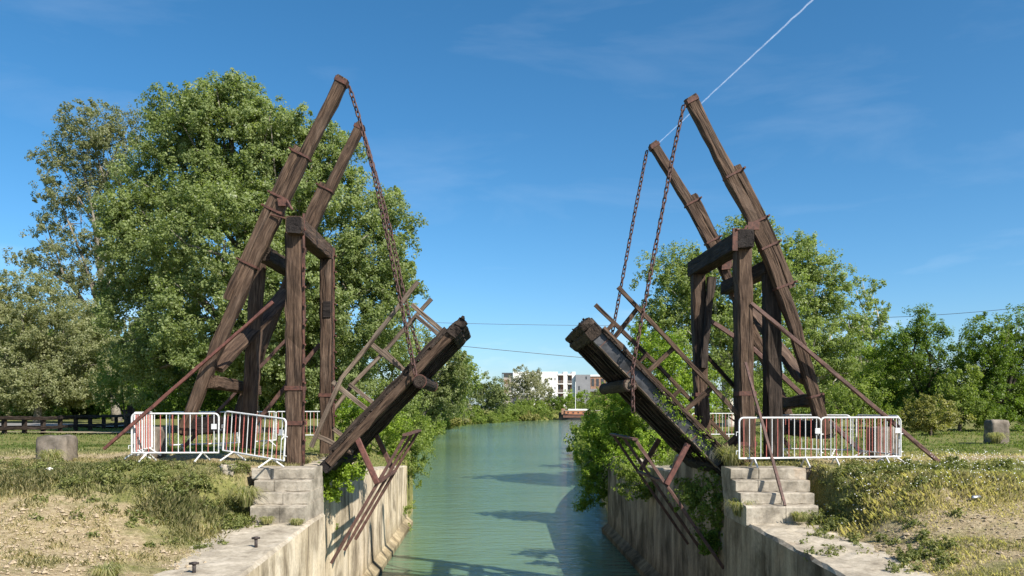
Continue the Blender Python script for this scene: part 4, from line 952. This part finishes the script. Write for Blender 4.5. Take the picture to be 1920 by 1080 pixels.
# broad leaved weeds
def weeds(side, spots, label, mat):
    bl = []
    for (px, py, d, r) in spots:
        x = (px-960)/F*d; z = gz(x, d); bl.append((Vector((x, d, z+r*.3)), (r, r, r*.6)))
    v, q, tt = crown(bl, .035, 11, .085, .13, .3, .5); COUNT[0] += len(q)
    return tag(link('weeds', np_mesh('weeds', v, q, {'tint': tt}), M[mat]), label, 'weeds', kind='stuff')
rw = random.Random(3)
def spots(n, x0, x1, d0, d1, r0=.08, r1=.26): return [(rw.uniform(x0, x1), 0, rw.uniform(d0, d1), rw.uniform(r0, r1)) for _ in range(n)]
weeds(-1, spots(24, 0, 470, 15.8, 18.2, .07, .24)+spots(16, 60, 420, 13.5, 15.8, .04, .10)+spots(12, 200, 470, 16.3, 17.6, .15, .33)+spots(16, 425, 478, 16.2, 17.4, .12, .26), 'leafy green weeds on the left slope', 'leaf_weed')
weeds(1, spots(34, 1540, 1920, 15.8, 18.2, .07, .24)+spots(26, 1500, 1800, 13.6, 16, .06, .16)+spots(14, 1640, 1800, 12.3, 13.6, .08, .2)+spots(12, 1520, 1600, 15.8, 17.4, .1, .25), 'leafy green weeds on the right slope', 'leaf_weed')
# tall fountain tufts
def tuft(px, py, d, h, n, label, mat='blade', z=None, spread=.35):
    b0 = P(px, py, d); 
    if z is not None: b0.z = z
    ang = RNG.uniform(0, 2*math.pi, n); rr = np.minimum(np.abs(RNG.normal(0, .07, n)), .13); ht = h*RNG.uniform(.55, 1.1, n); ln = RNG.uniform(.2, 1.0, n)
    bx = np.stack([b0.x+np.cos(ang)*rr, b0.y+np.sin(ang)*rr, np.full(n, b0.z)], 1); di = np.stack([np.cos(ang), np.sin(ang), 0*ang], 1)
    sd = np.stack([-np.sin(ang), np.cos(ang), 0*ang], 1)*.007; up_ = np.array([0, 0, 1.])
    m1 = bx+di*(ht*ln*.3)[:, None]+up_*(ht*.65)[:, None]; m2 = bx+di*(ht*ln*.75)[:, None]+up_*(ht*(.95-.15*ln))[:, None]; tp = bx+di*(ht*ln*1.15)[:, None]+up_*(ht*(.95-.55*ln))[:, None]
    v = np.concatenate([np.stack([bx-sd, bx+sd, m1+sd, m1-sd], 1).reshape(-1, 3), np.stack([m1-sd, m1+sd, m2+sd*.7, m2-sd*.7], 1).reshape(-1, 3), np.stack([m2-sd*.7, m2+sd*.7, tp+sd*.15, tp-sd*.15], 1).reshape(-1, 3)])
    q = np.arange(len(v)).reshape(-1, 4); tt = np.tile(np.repeat(np.clip(RNG.normal(.42, .2, n), 0, 1), 4), 3)
    return tag(link('grass_tuft', np_mesh('grass_tuft', v, q, {'tint': tt}), M[mat]), label, 'grass tuft')
tuft(1372, 905, 18.6, .62, 420, 'tall grass tuft on the ledge left of the right steps', z=-.1)
tuft(1388, 957, 17.3, .42, 300, 'drooping yellow grass tuft at the foot of the right steps', z=-1.0)
tuft(1355, 885, 20.3, .55, 360, 'feathery grass tuft under the heel of the right leaf', z=-.05)
tuft(500, 966, 16.62, .16, 260, 'short grass tuft at the foot of the left steps, left end', z=-1.06)
tuft(556, 968, 16.62, .13, 200, 'low grass tuft at the foot of the left steps, right end', z=-1.08)
tuft(1500, 972, 16.62, .22, 300, 'dry grass tuft where the leaning pole meets the ground', z=-1.02)
tuft(462, 935, 17.0, .45, 420, 'tall weedy grass tuft crowding the left side of the left steps', z=-.75)
tuft(95, 880, 18.5, .4, 420, 'grass tuft growing in front of the far left stone block', z=0)
tuft(1868, 822, 30.6, .5, 420, 'dry grass tuft in front of the far right stone block', z=-.05)
tuft(200, 1072, 11.6, .28, 420, 'green grass tuft at the bottom left of the photo', z=gz((200-960)/F*11.6, 11.6))
# pebbles on the bare patches
n = 9000; x = np.concatenate([RNG.uniform(-13, -5, n), RNG.uniform(6, 15, n)]); y = RNG.uniform(11, 17, 2*n); sd_ = np.where(x < 0, -1, 1)
g_ = np.where(x < 0, greenness(x, y, -1), greenness(x, y, 1)); k = (g_ < .36)*(RNG.random(2*n) < .7); x, y, sd_ = x[k > 0], y[k > 0], sd_[k > 0]
z = np.where(x < 0, hl(np.maximum(xl(y)-x, 0), y), hr(np.maximum(x-xr(y), 0), y)); n = len(x); r = RNG.gamma(2.0, .008, n)+.006
o8 = np.array([[1, 0, 0], [0, 1, 0], [-1, 0, 0], [0, -1, 0], [0, 0, .7], [0, 0, -.5]]); f8 = np.array([[0, 1, 4], [1, 2, 4], [2, 3, 4], [3, 0, 4], [1, 0, 5], [2, 1, 5], [3, 2, 5], [0, 3, 5]])
v = (np.stack([x, y, z+.3*r], 1)[:, None, :]+o8[None]*r[:, None, None]*RNG.uniform(.6, 1.3, (n, 6, 1))).reshape(-1, 3); q = (f8[None]+np.arange(n)[:, None, None]*6).reshape(-1, 3)
tag(link('gravel', np_mesh('gravel', v, q, None, True), M['gravel']), 'loose pebbles on the bare ground of both banks', 'gravel', kind='stuff')
# tiny white flowers
n = 420; x = RNG.uniform(6.5, 12, n); y = RNG.uniform(15.5, 19, n); z = hr(np.maximum(x-xr(y), 0), y)+RNG.uniform(.12, .34, n)
v, q, tt = leaf_quads(np.stack([x, y, z], 1), np.tile(np.array([0, -.5, .8]), (n, 1)), np.full(n, .024), np.full(n, .024), np.full(n, .5))
tag(link('wild_flowers', np_mesh('wild_flowers', v, q, {'tint': tt}), M['plastic_white']), 'tiny white flowers scattered over the right slope', 'flowers', kind='stuff')

# ------------------------------------------------------------------ far buildings, barge, cables, contrail
plain('white_render', (.70, .69, .66), (.80, .79, .77), .3, .8); plain('grey_render', (.19, .19, .20), (.24, .24, .25), .3, .8)
plain('brown_clad', (.20, .11, .07), (.32, .19, .12), 1.2, .8); plain('taupe_render', (.30, .26, .23), (.38, .34, .30), .4, .8)
plain('window_glass', (.03, .035, .04), (.06, .065, .07), 1, .15); plain('hull_dark', (.02, .02, .024), (.05, .045, .045), .8, .5); plain('hull_brown', (.10, .045, .03), (.18, .08, .05), .6, .6)
plain('cabin_orange', (.34, .13, .06), (.46, .20, .10), .5, .6)
def bx(mb, px0, px1, py0, py1, d, th, dz=0): 
    a = P(px0, py1, d); b_ = P(px1, py0, d); mb.box((a.x, d+dz, a.z), (b_.x, d+dz+th, b_.z)); return mb
D = 440
apt = empty('apartment_building', P(1000, 780, D), 'white four storey apartment block with brown recessed balconies', 'building')
mb = MB()
for (a, b_) in ((962, 1046), (1056.5, 1064), (1072.5, 1079)): bx(mb, a, b_, 697, 786, D, 14)
mb.build('wall', M['white_render'], apt)
mb = MB(); bx(mb, 1046, 1056.5, 702, 786, D, 11, 2.2); bx(mb, 1064, 1072.5, 702, 786, D, 11, 2.2); mb.build('recess_wall', M['brown_clad'], apt)
for (a, b_) in ((1046, 1056.5), (1064, 1072.5)):
    for y in (702, 719, 736, 753):
        MBs = MB(); bx(MBs, a, b_, y-1.2 if y == 702 else y, y+1.6, D, 2.3, -.3); s_ = MBs.build('balcony_slab', M['white_render'], apt)
        if y > 702:
            MBs = MB(); bx(MBs, a+.4, b_-.4, y-5, y-4.4, D, .2, -.3)
            for k in range(7): bx(MBs, a+.6+k*(b_-a-1.4)/6, a+.9+k*(b_-a-1.4)/6, y-5, y, D, .1, -.25)
            MBs.build('railing', M['taupe_render'], s_)
            MBs = MB(); bx(MBs, a+1.5, a+5.0, y-13, y-1, D, .2, 2.0); MBs.build('window', M['window_glass'], apt)
for px in (1034, 1040):
    for y in (708, 725, 742):
        MBs = MB(); bx(MBs, px, px+1.6, y, y+5, D, .2, -.12); MBs.build('window', M['window_glass'], apt)
wing = empty('apartment_building', P(950, 780, D), 'taupe building wing with a dark canopy frame left of the white block', 'building')
MBs = MB(); bx(MBs, 944, 961.5, 701, 786, D+1, 12); MBs.build('wall', M['taupe_render'], wing)
MBs = MB(); bx(MBs, 941, 962, 699, 701, D, 1, -.5); bx(MBs, 941, 942.2, 701, 786, D, 1, -.5); MBs.build('canopy_frame', M['dark_steel'], wing)
for y in (712, 728, 744): MBs = MB(); bx(MBs, 946, 953, y, y+8, D+1, .2, -.12); MBs.build('window', M['brown_clad'], wing)
gy = empty('apartment_building', P(1093, 780, D-2), 'plain grey block joined to the white apartments', 'building')
MBs = MB(); bx(MBs, 1079.3, 1107, 702.5, 786, D-2, 16); MBs.build('wall', M['grey_render'], gy)
for (a, y, h) in ((1084.5, 724, 7), (1098, 706, 5), (1099, 741, 7)): MBs = MB(); bx(MBs, a, a+2.6, y, y+h, D-2, .2, -.12); MBs.build('window', M['window_glass'], gy)
br = empty('apartment_building', P(1130, 780, D+2), 'brown clad block half hidden by the right leaf', 'building')
MBs = MB(); bx(MBs, 1107.3, 1160, 706, 786, D+2, 14); MBs.build('wall', M['brown_clad'], br)
MBs = MB(); bx(MBs, 1106.8, 1162, 702.5, 705.8, D+1.5, 15); MBs.build('roof', M['white_render'], br)
MBs = MB(); bx(MBs, 1107, 1161, 729, 734, D, 2); MBs.build('balcony_slab', M['grey_render'], br)
for k in range(5): MBs = MB(); bx(MBs, 1109+k*9, 1114+k*9, 710, 724, D+2, .2, -.12); MBs.build('window', M['window_glass'], br)
# low rubble/houses glimpsed at the bank
hs_ = empty('shed', P(965, 775, 415), 'low pale shed between the bank trees', 'shed')
MBs = MB(); bx(MBs, 945, 1000, 742, 776, 415, 8); MBs.build('wall', M['taupe_render'], hs_)
MBs = MB(); bx(MBs, 944, 1001, 739, 742, 414.5, 9); MBs.build('roof', M['white_render'], hs_)
# barge
D = 393; bg_ = empty('barge', P(1105, 786, D), 'dark hulled barge with rusty orange cabin moored at the far bank', 'boat')
def hull(mb, px0, px1, py0, py1, d, wdt):
    secs = []; n = 14
    for k in range(n+1):
        f_ = k/n; px = px0+(px1-px0)*f_; w_ = wdt*min(1, (f_*6)**.5 if f_ < .16 else 1, ((1-f_)*7)**.5 if f_ > .86 else 1)+.05
        sh = 1.2*(1-min(1, f_*5))**2
        a = P(px, py1, d); b_ = P(px, py0, d)
        secs.append([(b_.x, d+wdt-w_, b_.z+sh), (a.x, d+wdt-w_*.8, a.z-.8), (a.x, d+wdt+w_*.8, a.z-.8), (b_.x, d+wdt+w_, b_.z+sh)])
    vs = [v for s_ in secs for v in s_]; fs = []
    for i in range(n):
        for k in range(4): fs.append((i*4+k, i*4+(k+1) % 4, (i+1)*4+(k+1) % 4, (i+1)*4+k))
    fs += [(3, 2, 1, 0), tuple(n*4+k for k in range(4))]; mb.add(vs, fs, [(0, 0, 0)]*len(vs)); return mb
hull(MB(), 1048, 1175, 777, 787.5, D, 2.5).build('hull', M['hull_dark'], bg_)
MBs = MB(); bx(MBs, 1056, 1150, 779, 783, D, .15, -.02); MBs.build('wale', M['hull_brown'], bg_)
cb_ = MB(); bx(cb_, 1060, 1150, 770.5, 777, D, 4, .6); cab = cb_.build('cabin', M['cabin_orange'], bg_)
MBs = MB(); bx(MBs, 1059, 1151, 769.3, 770.4, D, 4.4, .4); MBs.build('cabin_roof', M['taupe_render'], bg_)
for k in range(9): MBs = MB(); bx(MBs, 1064+k*9.5, 1067+k*9.5, 772.5, 775, D, .1, .53); MBs.build('window', M['window_glass'], cab)
MBs = MB(); bx(MBs, 1066, 1105, 766.8, 769.2, D, 1.5, 1.5); MBs.build('furled_sail', M['white_render'], bg_)
MB().tube([P(1079, 770, D+2), P(1079, 716, D+2)], .14, 8).build('mast', M['white_render'], bg_)
MBs = MB(); bx(MBs, 1053, 1060, 766, 777, D, 3, 1); MBs.build('wheelhouse', M['brown_clad'], bg_)
# cables
def cable(p, q, sag, r, label):
    p = Vector(p); q = Vector(q); pts = []
    for k in range(25):
        f_ = k/24; c_ = p.lerp(q, f_); c_.z -= 4*sag*f_*(1-f_); pts.append(c_)
    return tag(MB().tube(pts, r, 5).build('overhead_cable', M['cable_black'], None), label, 'cable')
cable(P(500, 592, 170), P(1420, 608, 190), 1.0, .045, 'upper thin overhead cable crossing the sky between the bridge leaves')
cable(P(640, 625, 140), P(1330, 690, 150), .3, .05, 'lower overhead cable sloping above the white apartments')
cable(P(1560, 597, 120), P(2100, 552, 110), .8, .035, 'overhead cable above the dark hedge at right')
# contrail, ten kilometres up
m, t, b, o = newmat('contrail_vapour'); a = N(t, 'Attribute', attribute_name='bc')
n1 = noise(t, mapping(t, a.outputs['Vector'], (.004, .02, .02)).outputs[0], 1.0, 5, .6); tr = N(t, 'BsdfTransparent'); d1 = N(t, 'BsdfDiffuse'); d1.inputs['Color'].default_value = (.9, .9, .9, 1); d2 = N(t, 'BsdfTranslucent'); d2.inputs['Color'].default_value = (.9, .9, .9, 1); df = N(t, 'AddShader'); t.links.new(d1.outputs[0], df.inputs[0]); t.links.new(d2.outputs[0], df.inputs[1])
lw = N(t, 'LayerWeight', Blend=.5); fa_ = ramp(t, n1.outputs['Fac'], ((.3, (.06, .06, .06)), (.7, (.22, .22, .22))))
iv = N(t, 'Math', operation='SUBTRACT'); iv.inputs[0].default_value = 1.0; t.links.new(lw.outputs['Facing'], iv.inputs[1])
ml = N(t, 'Math', operation='MULTIPLY'); t.links.new(fa_.outputs[0], ml.inputs[0]); t.links.new(iv.outputs[0], ml.inputs[1])
ms = N(t, 'MixShader'); t.links.new(ml.outputs[0], ms.inputs[0]); t.links.new(tr.outputs[0], ms.inputs[1]); t.links.new(df.outputs[0], ms.inputs[2]); t.links.new(ms.outputs[0], o.inputs[0])
ALT = 9000.0
def sky_at(px, py): d = (ALT-CZ)*F/(765-py); return P(px, py, d)
c0 = sky_at(1235, 268); c1 = sky_at(1545, -20); pts = [c0.lerp(c1, k/60)+Vector((random.gauss(0, 4), random.gauss(0, 4), random.gauss(0, 2))) for k in range(61)]
rad = [(22+26*(k/60))*(1+random.gauss(0, .12)) for k in range(61)]
rad = [(21+5*(k/60))*(1+random.gauss(0, .03)) for k in range(61)]
tag(MB().tube(pts, rad, 10).build('contrail', m, None, True), 'thin white contrail slanting across the blue sky above the right beams', 'contrail')
print('leaf faces', COUNT[0])
